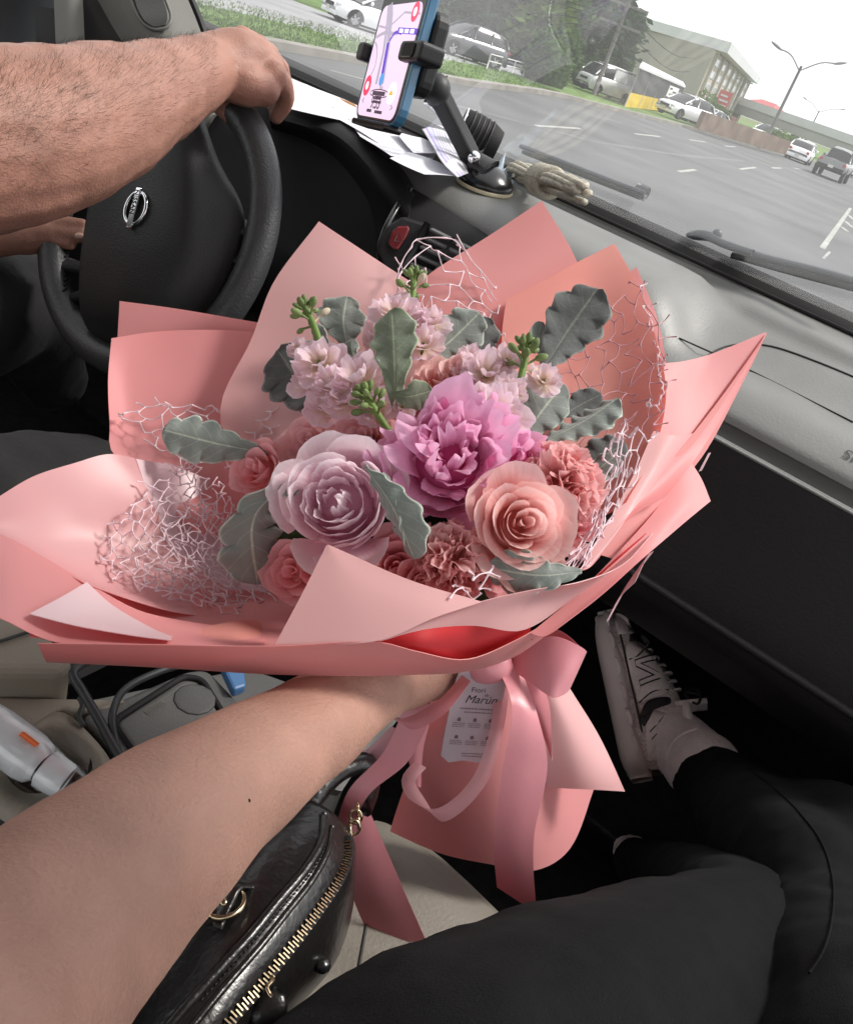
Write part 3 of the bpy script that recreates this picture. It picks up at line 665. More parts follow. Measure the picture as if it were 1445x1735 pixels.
# glove box side below the grey pad
lz = [(PY(1200, 732, .99)), PY(1150, 860, .965), PY(1094, 990, .95), PY(1090, 1012, .965), PY(1085, 1060, 1.08)]
top = profA[9]
fr_ = MB(); fr_.grid([[Vector((x, y, z)) for x in (-.6, -.3, 0, .75)] for y, z in [(top[0]+.012, top[1]), (1.0, top[1]-.02), (.985, lz[0].z+.004), (.982, lz[0].z)]]); part(fr_, 'dashboard_lip', M['dash_grey'])
fr_ = MB(); fr_.grid([[Vector((x, y, z)) for x in (-.62, -.3, 0, .75)] for y, z in spline([Vector((.980, lz[0].z-.002, 0)), Vector((.965, lz[1].z, 0)), Vector((.95, lz[2].z, 0)), Vector((.958, lz[3].z, 0)), Vector((1.08, lz[4].z, 0)), Vector((1.3, lz[4].z-.03, 0))], 24) for y, z in [(y, z)]] if False else
     [[Vector((x, p.x, p.y)) for x in (-.62, -.3, 0, .75)] for p in spline([Vector((.980, lz[0].z-.002, 0)), Vector((.965, lz[1].z, 0)), Vector((.95, lz[2].z, 0)), Vector((.958, lz[3].z, 0)), Vector((1.08, lz[4].z, 0)), Vector((1.3, lz[4].z-.03, 0))], 24)])
glove = part(fr_, 'glove_box', M['dash_low'])
b = MB(); b.tube([(-.62, .9825, lz[0].z), (.75, .9825, lz[0].z)], .0022, 6); part(b, 'glove_box_edge', M['dash_grey'])
b = MB(); b.tube([(-.62, .951, lz[2].z+.004), (.75, .951, lz[2].z+.004)], .006, 8); part(b, 'glove_box_lip', M['dash_low'])
t_ = bvh(dash); q0, n0 = hit(t_, 1424, 774); q1, n1 = hit(t_, 1445, 784)
text('SRS AIRBAG', .021, M['print'], q0+n0*.0012, (1, 0, 0), n0.cross(Vector((1, 0, 0))), van, 'lettering')
# --- instrument hood, cluster cavity, centre trim
def pl(name, rows, nu, nv, m, t=.004): 
    o, g = sheet(name, [PP(r) for r in rows], nu, nv, m, van, t, uv=False); return o
pl('instrument_hood', [[(455, 172, 1.42), (520, 186, 1.36), (580, 203, 1.31), (640, 247, 1.26), (682, 290, 1.22), (705, 328, 1.195)],
                       [(455, 182, 1.36), (520, 196, 1.31), (580, 214, 1.27), (632, 256, 1.22), (670, 300, 1.185), (697, 340, 1.165)],
                       [(458, 200, 1.34), (515, 212, 1.29), (572, 234, 1.25), (620, 278, 1.2), (652, 322, 1.17), (690, 372, 1.15)],
                       [(462, 225, 1.42), (512, 235, 1.38), (560, 258, 1.34), (600, 300, 1.29), (628, 345, 1.26), (640, 400, 1.24)]], 24, 18, M['soft_black'])
pl('instrument_cluster', [[(300, 120, 1.40), (480, 196, 1.38), (560, 235, 1.35), (660, 330, 1.28)], [(300, 330, 1.38), (480, 350, 1.36), (560, 370, 1.34), (660, 420, 1.27)], [(300, 620, 1.36), (480, 600, 1.33), (560, 590, 1.31), (660, 590, 1.26)]], 12, 12, M['soft_black'])
pl('centre_panel', [[(694, 318, 1.19), (740, 345, 1.185), (800, 384, 1.165), (860, 415, 1.15), (960, 470, 1.1)],
                    [(672, 345, 1.165), (730, 368, 1.16), (790, 402, 1.145), (850, 432, 1.13), (950, 485, 1.09)],
                    [(650, 395, 1.15), (700, 420, 1.14), (770, 455, 1.13), (830, 480, 1.12), (940, 540, 1.09)],
                    [(640, 450, 1.15), (690, 480, 1.14), (760, 520, 1.13), (820, 550, 1.12), (930, 620, 1.09)],
                    [(640, 700, 1.12), (690, 720, 1.12), (760, 750, 1.1), (820, 780, 1.1), (930, 820, 1.08)]], 20, 24, M['soft_black'])
cpts = PP([(694, 320, 1.185), (672, 352, 1.155), (648, 402, 1.14), (638, 460, 1.14), (640, 520, 1.14)])
b = MB(); b.tube(spline(cpts, 14), .005, 8); part(b, 'trim_edge', M['gloss_black'])
def panel_poly(name, pts, d, thick, m, parent=None, bw=.002):
    q = [P(x, y, d+(0 if len(r) == 0 else r[0])) for x, y, *r in pts]; n = ray(pts[0][0], pts[0][1]).normalized()
    b = MB(); b.prism(q, n*thick); o = b.build(name, m, parent or van, smooth=False); return bevel(o, bw)
hz_ = panel_poly('hazard_housing', [(640, 428), (642, 408), (654, 384), (683, 366), (727, 380), (712, 410), (690, 447), (678, 470), (650, 450)], 1.128, .03, M['black_plastic'], None, .004)
hb_ = panel_poly('hazard_button', [(657, 412), (664, 392), (674, 383), (692, 382), (694, 388), (688, 402), (673, 424), (664, 420)], 1.118, .012, M['hazard'], None, .003)
for tri in ([(668, 408), (676, 392), (683, 409)],):
    q = [P(x, y, 1.1165) for x, y in tri]; b = MB(); b.tube(q+[q[0]], .0006, 5); b.build('triangle_mark', M['print'], hb_)
vt = panel_poly('air_vent', [(728, 384), (812, 424), (775, 500), (684, 462)], 1.136, .01, M['gloss_black'], None, .002)
for k in range(6):
    a = P(730-8.3*k, 388+14.5*k, 1.118); c = P(806-7*k, 426+14*k, 1.108); b = MB(); d = (c-a).normalized(); up2 = Vector((0, 0, 1)); sd_ = d.cross(up2).normalized()
    b.box((a+c)/2, (c-a).length, .012, .0035, (d, sd_, sd_.cross(d))); bevel(b.build('slat', M['lid0'], vt, smooth=False), .001)
b = MB(); b.tube([P(768, 402, 1.105), P(728, 478, 1.105)], .0022, 6); b.build('vane', M['black_plastic'], vt)
b = MB(); b.tube([P(724, 378, 1.122), P(682, 462, 1.122)], .005, 8); b.build('vent_rim', M['black_plastic'], vt)
# --- A pillar, door frame, mirror
pl('a_pillar', [[(150, -40, 1.42), (200, 50, 1.42), (262, 140, 1.40), (340, 230, 1.38)], [(225, -40, 1.36), (255, 40, 1.36), (300, 120, 1.36), (360, 200, 1.36)], [(298, -40, 1.40), (328, 30, 1.4), (345, 75, 1.4), (390, 180, 1.42)]], 16, 12, M['pillar_grey'], .012)
b = MB(); b.tube(spline(PP([(215, -30, 1.355), (226, 10, 1.353), (242, 38, 1.352), (262, 49, 1.352), (282, 46, 1.352), (290, 30, 1.356), (283, 5, 1.36), (268, -30, 1.36)]), 30), .0028, 6); part(b, 'speaker_ring', M['pillar_grey'])
pl('speaker_grille', [[(222, -30, 1.352), (262, -30, 1.352)], [(232, 10, 1.35), (279, 5, 1.352)], [(246, 36, 1.348), (284, 30, 1.35)], [(262, 45, 1.35), (280, 42, 1.351)]], 10, 10, M['console_grey'], .003)
pl('pillar_edge', [[(300, -40, 1.405), (331, 30, 1.405), (350, 80, 1.405)], [(311, -40, 1.40), (341, 30, 1.4), (358, 80, 1.4)]], 6, 4, M['seal'], .01)
pl('door_frame', [[(60, -60, 1.45), (66, 60, 1.45), (70, 180, 1.45)], [(140, -60, 1.44), (150, 60, 1.44), (170, 180, 1.44)], [(205, -60, 1.45), (235, 60, 1.45), (280, 180, 1.44)]], 8, 8, M['seal'], .02)
pl('door_pillar_trim', [[(92, -60, 1.40), (97, 40, 1.40), (100, 130, 1.40)], [(118, -60, 1.39), (122, 40, 1.39), (125, 130, 1.39)], [(136, -60, 1.40), (140, 40, 1.40), (144, 130, 1.40)]], 8, 8, M['pillar_grey'], .01)
mq = [P(-40, -40, 1.5), P(76, -40, 1.44), P(80, 100, 1.44), P(-40, 110, 1.5)]
mc = P(40, 40, 1.46); out = Vector((-.22, -1, -.07)).normalized(); nn = (out-ray(40, 40).normalized()).normalized()
ex_ = nn.cross(Vector((0, 0, 1))).normalized(); ey_ = ex_.cross(nn) if ex_.cross(nn).z > 0 else nn.cross(ex_)
b = MB(); b.box(mc+nn*.001, .17, .15, .004, (ex_, ey_, nn)); M['mirror_glass'] = mat('mirror_glass', (.42, .44, .45, 1), .02, .5, 1, var=0)
mir = MB(); mir.box(mc-nn*.03, .19, .17, .055, (ex_, ey_, nn)); mo = bevel(part(mir, 'side_mirror', M['black_plastic'], False), .012)
b.build('mirror_glass', M['mirror_glass'], mo, smooth=False)
b = MB(); b.tube([mc-nn*.03, P(150, 120, 1.45)], .02, 8); b.build('mirror_arm', M['black_plastic'], mo)
vb = mc+out*24; vehicle('van', 'parked_van', 'white van standing behind, seen only in the side mirror', 'van', (vb.x-1.0, vb.y, 0), radians(80), 'white', 1.0)
# --- outside the glass: cowl, wipers
cw = MB(); cw.grid([[Vector((x, y, z)) for x in (-1.8, 0, .7)] for y, z in [(1.318, profA[0][1]-.012), (1.40, profA[0][1]-.03), (1.6, profA[0][1]-.075), (1.8, profA[0][1]-.16), (1.95, profA[0][1]-.33)]]); part(cw, 'bonnet', M['cowl'])
cs = MB(); cs.grid([[Vector((x, y, z)) for x in (-1.8, 0, .7)] for y, z in [(1.32, profA[0][1]-.004), (1.365, profA[0][1]-.012), (1.372, profA[0][1]-.03)]]); part(cs, 'cowl_strip', mat('cowl_strip', (.11, .10, .095, 1), .6, .4, var=.2))
def wiper(pts, r, flat=.5):
    b = MB(); b.tube(spline([glass(x, y, .022) for x, y in pts], 16), r, 8, flat=flat); return part(b, 'wiper', M['wiper'])
wa = wiper([(884, 247), (960, 277), (1040, 308), (1094, 328)], .0085)
b = MB(); b.tube(spline([glass(x, y, .012) for x, y in [(886, 256), (980, 293), (1085, 334)]], 10), .004, 6); b.build('rubber_blade', M['tyre'], wa)
b = MB(); b.tube([glass(1078, 320, .03), glass(1096, 329, .03)], .0105, 8); b.build('end_cap', M['wiper'], wa)
wb = wiper([(1245, 420), (1300, 437), (1380, 457), (1470, 482)], .011)
b = MB(); b.tube(spline([glass(x, y, .012) for x, y in [(1240, 432), (1340, 460), (1470, 494)]], 10), .005, 6); b.build('rubber_blade', M['tyre'], wb)
b = MB(); b.tube(spline([glass(x, y, .014) for x, y in [(1166, 398), (1200, 399), (1225, 412), (1275, 428)]], 12), [.006, .011, .013, .013, .012, .011, .01, .01, .01, .009, .009, .008], 8, flat=.6); b.build('wiper_arm', M['wiper'], wb)
b = MB(); b.ball(glass(1214, 397, .02), .008); b.build('pivot_cap', M['wiper'], wb)
wc = wiper([(520, 136), (560, 148), (605, 163)], .006)
# --- steering wheel
WC = P(257, 381, 1.143); TI = radians(20.4); WN = Vector((0, -cos(TI), sin(TI))); WA = Vector((1, 0, 0)); WB = WN.cross(WA)
if WB.z < 0: WB = -WB
WR = .187
def WP(px, py, h=0.0):
    r = ray(px, py); return EYE+r*((WC+WN*h-EYE).dot(WN)/r.dot(WN))
hubg = loft([[WP(*p) for p in r] for r in [
    [(205, 165, .0), (262, 160, .015), (315, 170, .015), (338, 190, .01), (345, 200, -.005)],
    [(172, 235, .03), (245, 215, .055), (309, 215, .05), (342, 222, .028), (370, 270, -.005)],
    [(150, 345, .03), (230, 335, .062), (312, 330, .056), (361, 335, .03), (414, 365, .0)],
    [(135, 450, .03), (215, 440, .062), (302, 440, .055), (353, 438, .03), (398, 452, .0)],
    [(138, 535, .02), (205, 535, .045), (285, 528, .042), (322, 524, .022), (360, 528, -.003)],
    [(170, 590, -.01), (220, 592, .0), (272, 584, .0), (312, 575, -.01), (345, 566, -.02)]]], 40, 40)
sw = MB(); sw.grid(hubg); hub = solid(part(sw, 'steering_wheel', M['hub']), .02, 1)
rp = [WC+WA*(WR*cos(2*pi*k/72+1.35))+WB*(WR*sin(2*pi*k/72+1.35)) for k in range(73)]
b = MB(); b.tube(rp, .0205, 14, cap=False, upv=WN); rim_o = b.build('rim', M['wheel'], hub)
for pts in ([(405, 380), (425, 395), (440, 400)], [(390, 440), (415, 440), (432, 430)], [(150, 455), (120, 450), (92, 440)], [(150, 500), (125, 505), (100, 500)], [(240, 580), (235, 610), (228, 640)]):
    b = MB(); b.tube([WP(x, y, -.012) for x, y in pts], .018, 8, flat=.5); b.build('spoke', M['hub'], hub)
col = MB(); col.tube([WC-WN*.02, WC-WN*.35], [.05, .06], 16); col.build('steering_column', M['soft_black'], hub)
tw = bvh(rim_o)
for k in range(15):
    t = k/14; x = 108+5*sin(t*3)+t*4; y = 372+t*116
    p, n = hit(tw, x, y, .0005)
    p2, n2 = hit(tw, x-6, y+5, .0005); b = MB(); b.tube([p, (p+p2)/2+n*.002, p2], .0016, 6); b.build('stitch', M['soft_black'], hub)
ht_ = bvh(hub)
bc, bn = hit(ht_, 232, 354, .002); bu = (hit(ht_, 240, 328)[0]-hit(ht_, 226, 380)[0]).normalized(); bl = bu.cross(bn).normalized()
if bl.dot(RT) < 0: bl = -bl
b = MB()
ring = lambda k, s=1: bc+bu*(.0205*s*sin(2*pi*k/40))+bl*(.0195*s*cos(2*pi*k/40))
b.tube([ring(k) for k in range(41)], .0027, 8, cap=False, upv=bn)
badge = b.build('badge', M['chrome'], hub)
b = MB(); b.box(bc+bn*.002, .0095, .051, .004, (bl, bu, bn)); bar = bevel(b.build('badge_bar', M['chrome'], hub, smooth=False), .001)
text('NISSAN', .0092, M['ink'], bc+bn*.0043-bu*(-.0225)-bl*.0033, -bu, bl, hub, 'badge_lettering', bold=.0002)
# --- cabin shell: floor, firewall, doors, seats
fz = CAMZ-1.02
b = MB(); b.grid([[Vector((x, y, fz)) for x in (-1.75, -.6, .75)] for y in (-.9, .3, 1.5)]); part(b, 'cabin_floor', M['carpet'])
b = MB(); b.grid([[Vector((x, y, z)) for x in (-1.75, -.6, .75)] for y, z in ((1.12, fz+.002), (1.3, fz+.18), (1.34, CAMZ-.3))]); part(b, 'firewall', M['carpet'])
b = MB(); b.grid([[Vector((-1.72, y, z)) for y in (-1.1, 0, 1.3)] for z in (fz, CAMZ-.6, CAMZ-.22)]); solid(part(b, 'driver_door', M['dash_low']), .05)
b = MB(); b.grid([[Vector((.72, y, z)) for y in (-1.1, 0, 1.3)] for z in (fz, CAMZ-.6, CAMZ-.42)]); solid(part(b, 'passenger_door', M['dash_low']), .05)  # unseen door, its top kept low to let light into the footwell
b = MB(); b.grid([[Vector((x, y, z)) for x in (-1.7, -.9, -.55)] for y, z in ((1.19, CAMZ-.34), (1.1, CAMZ-.5), (1.16, CAMZ-.8), (1.2, fz))]); part(b, 'knee_panel', M['soft_black'])
b = MB(); b.grid([[Vector((x, y, z)) for x in (-.9, -.75, -.6)] for y, z in ((1.1, CAMZ-.3), (1.06, CAMZ-.5), (1.0, CAMZ-.66), (.8, CAMZ-.75), (.3, CAMZ-.78))]); part(b, 'centre_stack', M['soft_black'])
SZ = CAMZ-.60
f1_, f2_ = PZ(640, 1385, SZ), PZ(985, 1548, SZ); sy_ = (f1_.y+f2_.y)/2
sx0 = PZ(560, 1420, SZ).x
b = MB()
prof = [(-.55, .0), (-.2, -.005), (sy_-.10, .0), (sy_-.05, .003), (sy_-.012, -.012), (sy_, -.04), (sy_-.005, -.12), (sy_-.05, -.3)]
rows = []
for y, dz in spline([Vector((y, z, 0)) for y, z in prof], 40) and [(p.x, p.y) for p in spline([Vector((y, z, 0)) for y, z in prof], 40)]:
    rows.append(spline([Vector((sx0-.02, y, SZ+dz-.10)), Vector((sx0, y, SZ+dz-.02)), Vector((sx0+.06, y, SZ+dz+.004)), Vector((sx0+.25, y, SZ+dz-.006)), Vector((.4, y, SZ+dz+.004)), Vector((.55, y, SZ+dz-.03)), Vector((.58, y, SZ+dz-.1))], 30))
b.grid(rows); seat = part(b, 'passenger_seat', M['seat_cloth'])
ts = bvh(seat)
for pts in ([(640, 1470), (622, 1560), (603, 1660), (580, 1735), (560, 1800)],):
    b = MB(); b.tube(spline([hit(ts, x, y, .0003)[0] for x, y in pts], 16), .0012, 6); b.build('seat_seam', M['print'], seat)
# side bolster / plastic hinge cover left of the seat
pl('seat_side_cover', [[(515, 1345, .80), (560, 1290, .84), (600, 1235, .88), (640, 1190, .92)], [(545, 1340, .775), (588, 1290, .81), (625, 1240, .85), (660, 1195, .9)], [(575, 1345, .78), (605, 1300, .81), (645, 1250, .86), (680, 1210, .9)]], 14, 10, M['console_grey'], .01)
# centre console between the seats
CZ_ = CAMZ-.62
def CZ(px, py, dz=0): return PZ(px, py, CZ_+dz)
def slab(name, pts, th, m, parent=None, dz=0, bw=.004):
    b = MB(); b.prism([CZ(x, y, dz) for x, y in pts], (0, 0, -th)); return bevel(b.build(name, m, parent or van, smooth=False), bw, 3)
slab('console', [(-120, 1200), (150, 1185), (420, 1130), (560, 1180), (640, 1190), (480, 1420), (300, 1480), (-120, 1560)], .2, M['console_grey'], dz=-.05)
slab('seat_rail_trim', [(-80, 1178), (222, 1184), (212, 1204), (98, 1203), (28, 1252), (-80, 1262)], .05, M['beige'], dz=.0)
slab('seat_rail_slot', [(-80, 1138), (105, 1143), (118, 1172), (-80, 1176)], .03, M['soft_black'], dz=-.02)
slab('driver_seat_base', [(-120, 1040), (50, 1040), (128, 1118), (104, 1138), (-120, 1136)], .12, M['beige'], dz=.03, bw=.01)
b = MB(); b.tube([CZ(-10, 1090, .0325), CZ(75, 1062, .0325)], .0016, 6); part(b, 'seat_seam', M['print'])
# cup holder: rounded plate with a real opening
ow = [(18, 1262), (92, 1206), (128, 1220), (192, 1302), (146, 1322), (60, 1366), (20, 1400), (-40, 1330)]
iw = [(30, 1262), (72, 1236), (110, 1236), (150, 1268), (158, 1298), (142, 1318), (50, 1345), (10, 1310)]
def resamp(pts, n): return spline([Vector((x, y, 0)) for x, y in pts+[pts[0]]], n)
o_, i_ = resamp(ow, 41), resamp(iw, 41)
b = MB(); b.grid([[CZ(p.x, p.y, -.03) for p in o_], [CZ(p.x, p.y, 0) for p in o_], [CZ(p.x, p.y, .002) for p in i_], [CZ(p.x, p.y, .002)+Vector((0, 0, -.09)) for p in i_]]); cup = part(b, 'cup_holder', M['beige'])
b = MB(); b.poly([CZ(p.x, p.y, .002)+Vector((0, 0, -.088)) for p in i_[:-1]]); b.build('cup_floor', M['soft_black'], cup)
b = MB(); b.grid([[CZ(p.x, p.y, .0)+Vector((0, 0, -.004)) + (CZ(90, 1290, 0)-CZ(p.x, p.y, 0))*.02 for p in i_], [CZ(p.x, p.y, .0)+Vector((0, 0, -.086))+(CZ(90, 1290, 0)-CZ(p.x, p.y, 0))*.05 for p in i_]]); b.build('cup_liner', M['soft_black'], cup)
# storage lid with rounded groove
def rr(pts, r=6):                                            # round the corners of a pixel polygon
    out = []; n = len(pts)
    for i in range(n):
        p0, p1, p2 = Vector(pts[i-1]), Vector(pts[i]), Vector(pts[(i+1) % n])
        a = p1+(p0-p1).normalized()*r; c = p1+(p2-p1).normalized()*r
        for k in range(5): t = k/4; out.append(tuple(a*(1-t)**2+p1*2*t*(1-t)+c*t*t))
    return out
tray = slab('storage_tray', rr([(138, 1214), (318, 1136), (352, 1134), (420, 1205), (235, 1310)], 14), .06, M['console_grey'], dz=.0)
M['lid'] = mat('lid', (.115, .115, .11, 1), .55, .4, var=.1, bump=.3, bscale=350)
slab('tray_lid', rr([(198, 1224), (312, 1152), (338, 1156), (374, 1212), (250, 1300)], 12), .02, M['lid'], tray, dz=.006)
gro = rr([(193, 1222), (310, 1147), (342, 1152), (380, 1214), (250, 1306)], 13)
b = MB(); q = [CZ(x, y, .001) for x, y in gro]; b.tube(q+[q[0]], .0035, 8, cap=False); b.build('groove', M['soft_black'], tray)
dsk = MB(); c_ = CZ(330, 1185, .0065); dsk.ball(c_, .02, .02, .0012); dsk.build('finger_recess', M['console_grey'], tray)
q0 = CZ(248, 1208, .0068); q1 = CZ(278, 1187, .0068); b = MB()
for k in range(9):
    a = q0.lerp(q1, k/9); c = q0.lerp(q1, (k+.6)/9); s = Vector((-(c-a).y, (c-a).x, 0)).normalized()*.003; b.add([a-s, c-s, c+s, a+s], [(0, 1, 2, 3)])
b.build('print_line', M['pillar_grey'], tray, smooth=False)
# roof behind the windscreen, unseen, put in to steer the cabin light
ROOF = True
if ROOF:
    M['roof_lining'] = mat('roof_lining', (.5, .48, .44, 1), .9, .2, var=.05)
    zr = CAMZ+.46; b = MB(); b.grid([[Vector((x, y, zr)) for x in (-1.75, -.5, .75)] for y in (-1.8, -.6, .70)]); solid(part(b, 'roof', M['roof_lining']), .04)
# ================================================================== BOUQUET
PK = lin(238, 158, 156)
def paper(name, c, tr=.4, rough=.5, coat=.1):
    m = mat(name, c, rough, .3, var=.03, vscale=6, transl=tr, tcol=(min(1, c[0]*1.1), c[1]*.72, c[2]*.70, 1), coat=coat, coatr=.35, bump=.25, bscale=16); return m
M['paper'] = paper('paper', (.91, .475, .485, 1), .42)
M['paper_sheen'] = paper('paper_sheen', (.91, .60, .62, 1), .4, .38, .25)  # white-lavender sheen of the left sheet, put into its colour
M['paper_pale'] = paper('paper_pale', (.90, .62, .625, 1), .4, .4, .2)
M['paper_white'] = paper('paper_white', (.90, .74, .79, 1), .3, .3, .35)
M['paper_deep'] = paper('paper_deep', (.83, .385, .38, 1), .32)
M['paper_peach'] = paper('paper_peach', (.94, .55, .49, 1), .5)
M['paper_redglow'] = paper('paper_redglow', (.75, .05, .06, 1), .4)  # red of light passing through the wrap, put into the paper colour
M['net'] = mat('net', (.96, .79, .85, 1), .6, .4, var=.06, transl=.2, vscale=20)
M['net_dark'] = mat('net_dark', (.62, .32, .36, 1), .6, .4, var=.06, transl=.2, vscale=20)
bq = thing('flower_bouquet', 'large pink wrapped bouquet of peonies, roses and grey leaves with satin ribbon', 'bouquet', P(830, 1440, .74))
def wrap(rows, m='paper', nu=22, nv=22, name='wrapping_sheet', wob=.0015):
    o, g = sheet(name, [PP(r) for r in rows], nu, nv, M[m], bq, .0005, wob, len(rows)*3.1); return g
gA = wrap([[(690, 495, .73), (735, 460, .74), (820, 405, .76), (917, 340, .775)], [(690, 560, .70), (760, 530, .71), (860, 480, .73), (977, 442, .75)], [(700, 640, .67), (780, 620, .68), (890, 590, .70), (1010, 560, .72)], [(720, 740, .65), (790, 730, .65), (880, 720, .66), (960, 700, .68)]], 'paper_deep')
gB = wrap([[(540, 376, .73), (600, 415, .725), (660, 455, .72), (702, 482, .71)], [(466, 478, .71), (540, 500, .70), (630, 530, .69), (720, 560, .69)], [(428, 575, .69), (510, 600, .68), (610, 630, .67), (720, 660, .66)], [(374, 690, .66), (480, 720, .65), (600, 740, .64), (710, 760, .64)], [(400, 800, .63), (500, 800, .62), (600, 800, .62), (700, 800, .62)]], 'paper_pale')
gC = wrap([[(203, 511, .76), (300, 524, .755), (400, 540, .745), (470, 552, .735)], [(198, 600, .74), (300, 610, .735), (400, 620, .725), (480, 630, .715)], [(200, 700, .71), (300, 710, .71), (400, 720, .70), (480, 720, .69)]], 'paper')
gD = wrap([[(188, 573, .70), (260, 562, .71), (350, 558, .715), (440, 562, .72)], [(183, 640, .675), (215, 648, .685), (350, 650, .695), (430, 650, .69)], [(186, 720, .65), (225, 735, .665), (340, 745, .67), (420, 745, .66)], [(192, 770, .63), (290, 810, .645), (370, 830, .645), (450, 820, .64)], [(330, 900, .615), (400, 910, .62), (450, 900, .62), (500, 880, .62)]], 'paper')
gE = wrap([[(-80, 890, .49), (0, 838, .515), (60, 803, .54), (130, 782, .565), (185, 769, .585), (228, 776, .595)], [(-60, 900, .495), (30, 880, .525), (95, 860, .55), (160, 840, .57), (215, 830, .587), (255, 845, .60)],
           [(0, 908, .50), (80, 925, .535), (145, 920, .558), (205, 915, .578), (255, 915, .592), (300, 930, .605)], [(70, 945, .51), (140, 975, .53), (200, 985, .55), (260, 985, .572), (310, 985, .587), (370, 985, .60)],
           [(145, 987, .51), (220, 1015, .525), (290, 1036, .54), (350, 1045, .555), (410, 1050, .57), (470, 1055, .58)]], 'paper_sheen', 30, 28)
gE2 = wrap([[(228, 776, .596), (250, 840, .60), (278, 910, .60), (330, 1000, .595), (400, 1045, .59)], [(300, 790, .635), (325, 850, .635), (360, 920, .63), (410, 990, .615), (460, 1040, .60)], [(400, 830, .66), (430, 880, .655), (460, 930, .65), (490, 990, .63), (520, 1040, .61)]], 'paper_white')
wrap([[(-80, 890, .48), (0, 907, .495), (80, 948, .508), (147, 988, .513), (250, 1040, .52), (450, 1070, .54)], [(-80, 990, .455), (0, 980, .468), (60, 1010, .48), (140, 1040, .49), (250, 1070, .50), (450, 1085, .51)], [(-60, 1030, .44), (0, 1048, .452), (60, 1078, .463), (110, 1091, .47), (280, 1095, .48), (450, 1096, .485)]], 'paper', 30, 18)
wrap([[(60, 935, .535), (180, 968, .56), (300, 995, .585), (530, 1005, .60)], [(60, 985, .52), (180, 1018, .535), (300, 1036, .552), (530, 1042, .567)], [(60, 1030, .50), (200, 1050, .515), (320, 1062, .53), (530, 1070, .545)], [(50, 1078, .472), (200, 1092, .487), (320, 1096, .494), (530, 1098, .505)]], 'paper', 26, 14)
wrap([[(145, 986, .505), (188, 1025, .507), (255, 1064, .502), (292, 1079, .497)], [(100, 1012, .485), (160, 1043, .49), (240, 1070, .49), (290, 1081, .49)], [(47, 1040, .462), (130, 1061, .47), (230, 1078, .478), (290, 1085, .482)]], 'paper_white')
wrap([[(290, 1079, .508), (345, 1064, .522), (400, 1053, .535), (440, 1055, .55), (448, 1075, .54)], [(330, 1088, .495), (370, 1090, .498), (400, 1091, .50), (430, 1092, .505), (448, 1092, .51)]], 'paper_peach')
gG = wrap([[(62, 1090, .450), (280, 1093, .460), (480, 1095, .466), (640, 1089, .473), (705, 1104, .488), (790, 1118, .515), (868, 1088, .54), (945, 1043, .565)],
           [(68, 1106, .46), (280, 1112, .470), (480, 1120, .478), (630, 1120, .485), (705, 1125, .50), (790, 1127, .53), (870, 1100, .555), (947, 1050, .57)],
           [(76, 1122, .478), (280, 1131, .488), (480, 1142, .497), (620, 1146, .508), (705, 1144, .522), (790, 1138, .55), (872, 1112, .57), (950, 1056, .58)]], 'paper_deep', 50, 12)  # underside of the wrap: its shade is put in by the deeper colour
wrap([[(553, 926, .49), (556, 925, .49), (560, 927, .49)], [(512, 1010, .478), (600, 1000, .481), (690, 983, .49)], [(469, 1093, .468), (640, 1088, .472), (740, 1046, .482), (816, 1020, .496)]], 'paper_pale')
wrap([[(735, 1048, .483), (815, 1019, .496), (900, 1000, .515), (985, 986, .535), (1055, 958, .555), (1105, 905, .575)], [(690, 1068, .479), (765, 1040, .49), (850, 1032, .512), (940, 1008, .54), (1010, 982, .56), (1080, 925, .58)], [(640, 1090, .474), (720, 1067, .485), (800, 1060, .505), (885, 1068, .532), (965, 1018, .56), (1060, 950, .585)]], 'paper_pale', 30, 12)
wrap([[(630, 1076, .50), (720, 1052, .51), (800, 1044, .53), (895, 1050, .555)], [(640, 1090, .495), (720, 1100, .505), (790, 1112, .53), (900, 1080, .56)], [(650, 1096, .50), (720, 1114, .52), (790, 1128, .545), (905, 1085, .575)]], 'paper_redglow')
gI = wrap([[(858, 506, .71), (920, 475, .72), (985, 440, .73), (1040, 412, .74)], [(850, 560, .69), (930, 530, .705), (1010, 510, .718), (1086, 495, .715)], [(850, 640, .67), (930, 630, .69), (1030, 610, .70), (1116, 590, .69)], [(880, 720, .65), (950, 720, .665), (1040, 700, .68), (1128, 670, .665)], [(900, 800, .63), (960, 810, .64), (1030, 790, .65), (1105, 770, .64)], [(930, 880, .62), (970, 890, .62), (1010, 880, .62), (1060, 850, .61)]], 'paper_peach', 24, 28)
wrap([[(1045, 475, .765), (1078, 450, .77)], [(1080, 540, .75), (1112, 535, .755)], [(1110, 640, .73), (1130, 620, .735)]], 'paper_deep', 8, 12)
wrap([[(1125, 614, .69), (1160, 610, .70), (1210, 597, .715), (1298, 563, .73)], [(1122, 660, .675), (1160, 660, .69), (1210, 645, .705), (1262, 635, .715)], [(1110, 725, .655), (1150, 730, .67), (1190, 720, .685), (1228, 700, .70)], [(1080, 800, .63), (1120, 790, .645), (1150, 785, .66), (1180, 778, .67)], [(1020, 920, .60), (1050, 890, .61), (1090, 860, .62), (1130, 840, .63)]], 'paper')
wrap([[(1296, 566, .727), (1225, 668, .698), (1172, 738, .672), (1110, 815, .642), (1015, 940, .60)], [(1298, 563, .735), (1252, 657, .718), (1197, 762, .688), (1142, 832, .657), (1050, 950, .612)]], 'paper_deep', 24, 6)
wrap([[(1106, 730, .645), (1140, 738, .648), (1172, 735, .66)], [(1075, 800, .627), (1105, 802, .63), (1132, 785, .645)], [(1020, 900, .595), (1045, 892, .60), (1068, 868, .61)], [(978, 968, .562), (995, 962, .567), (1012, 945, .58)]], 'paper_pale')
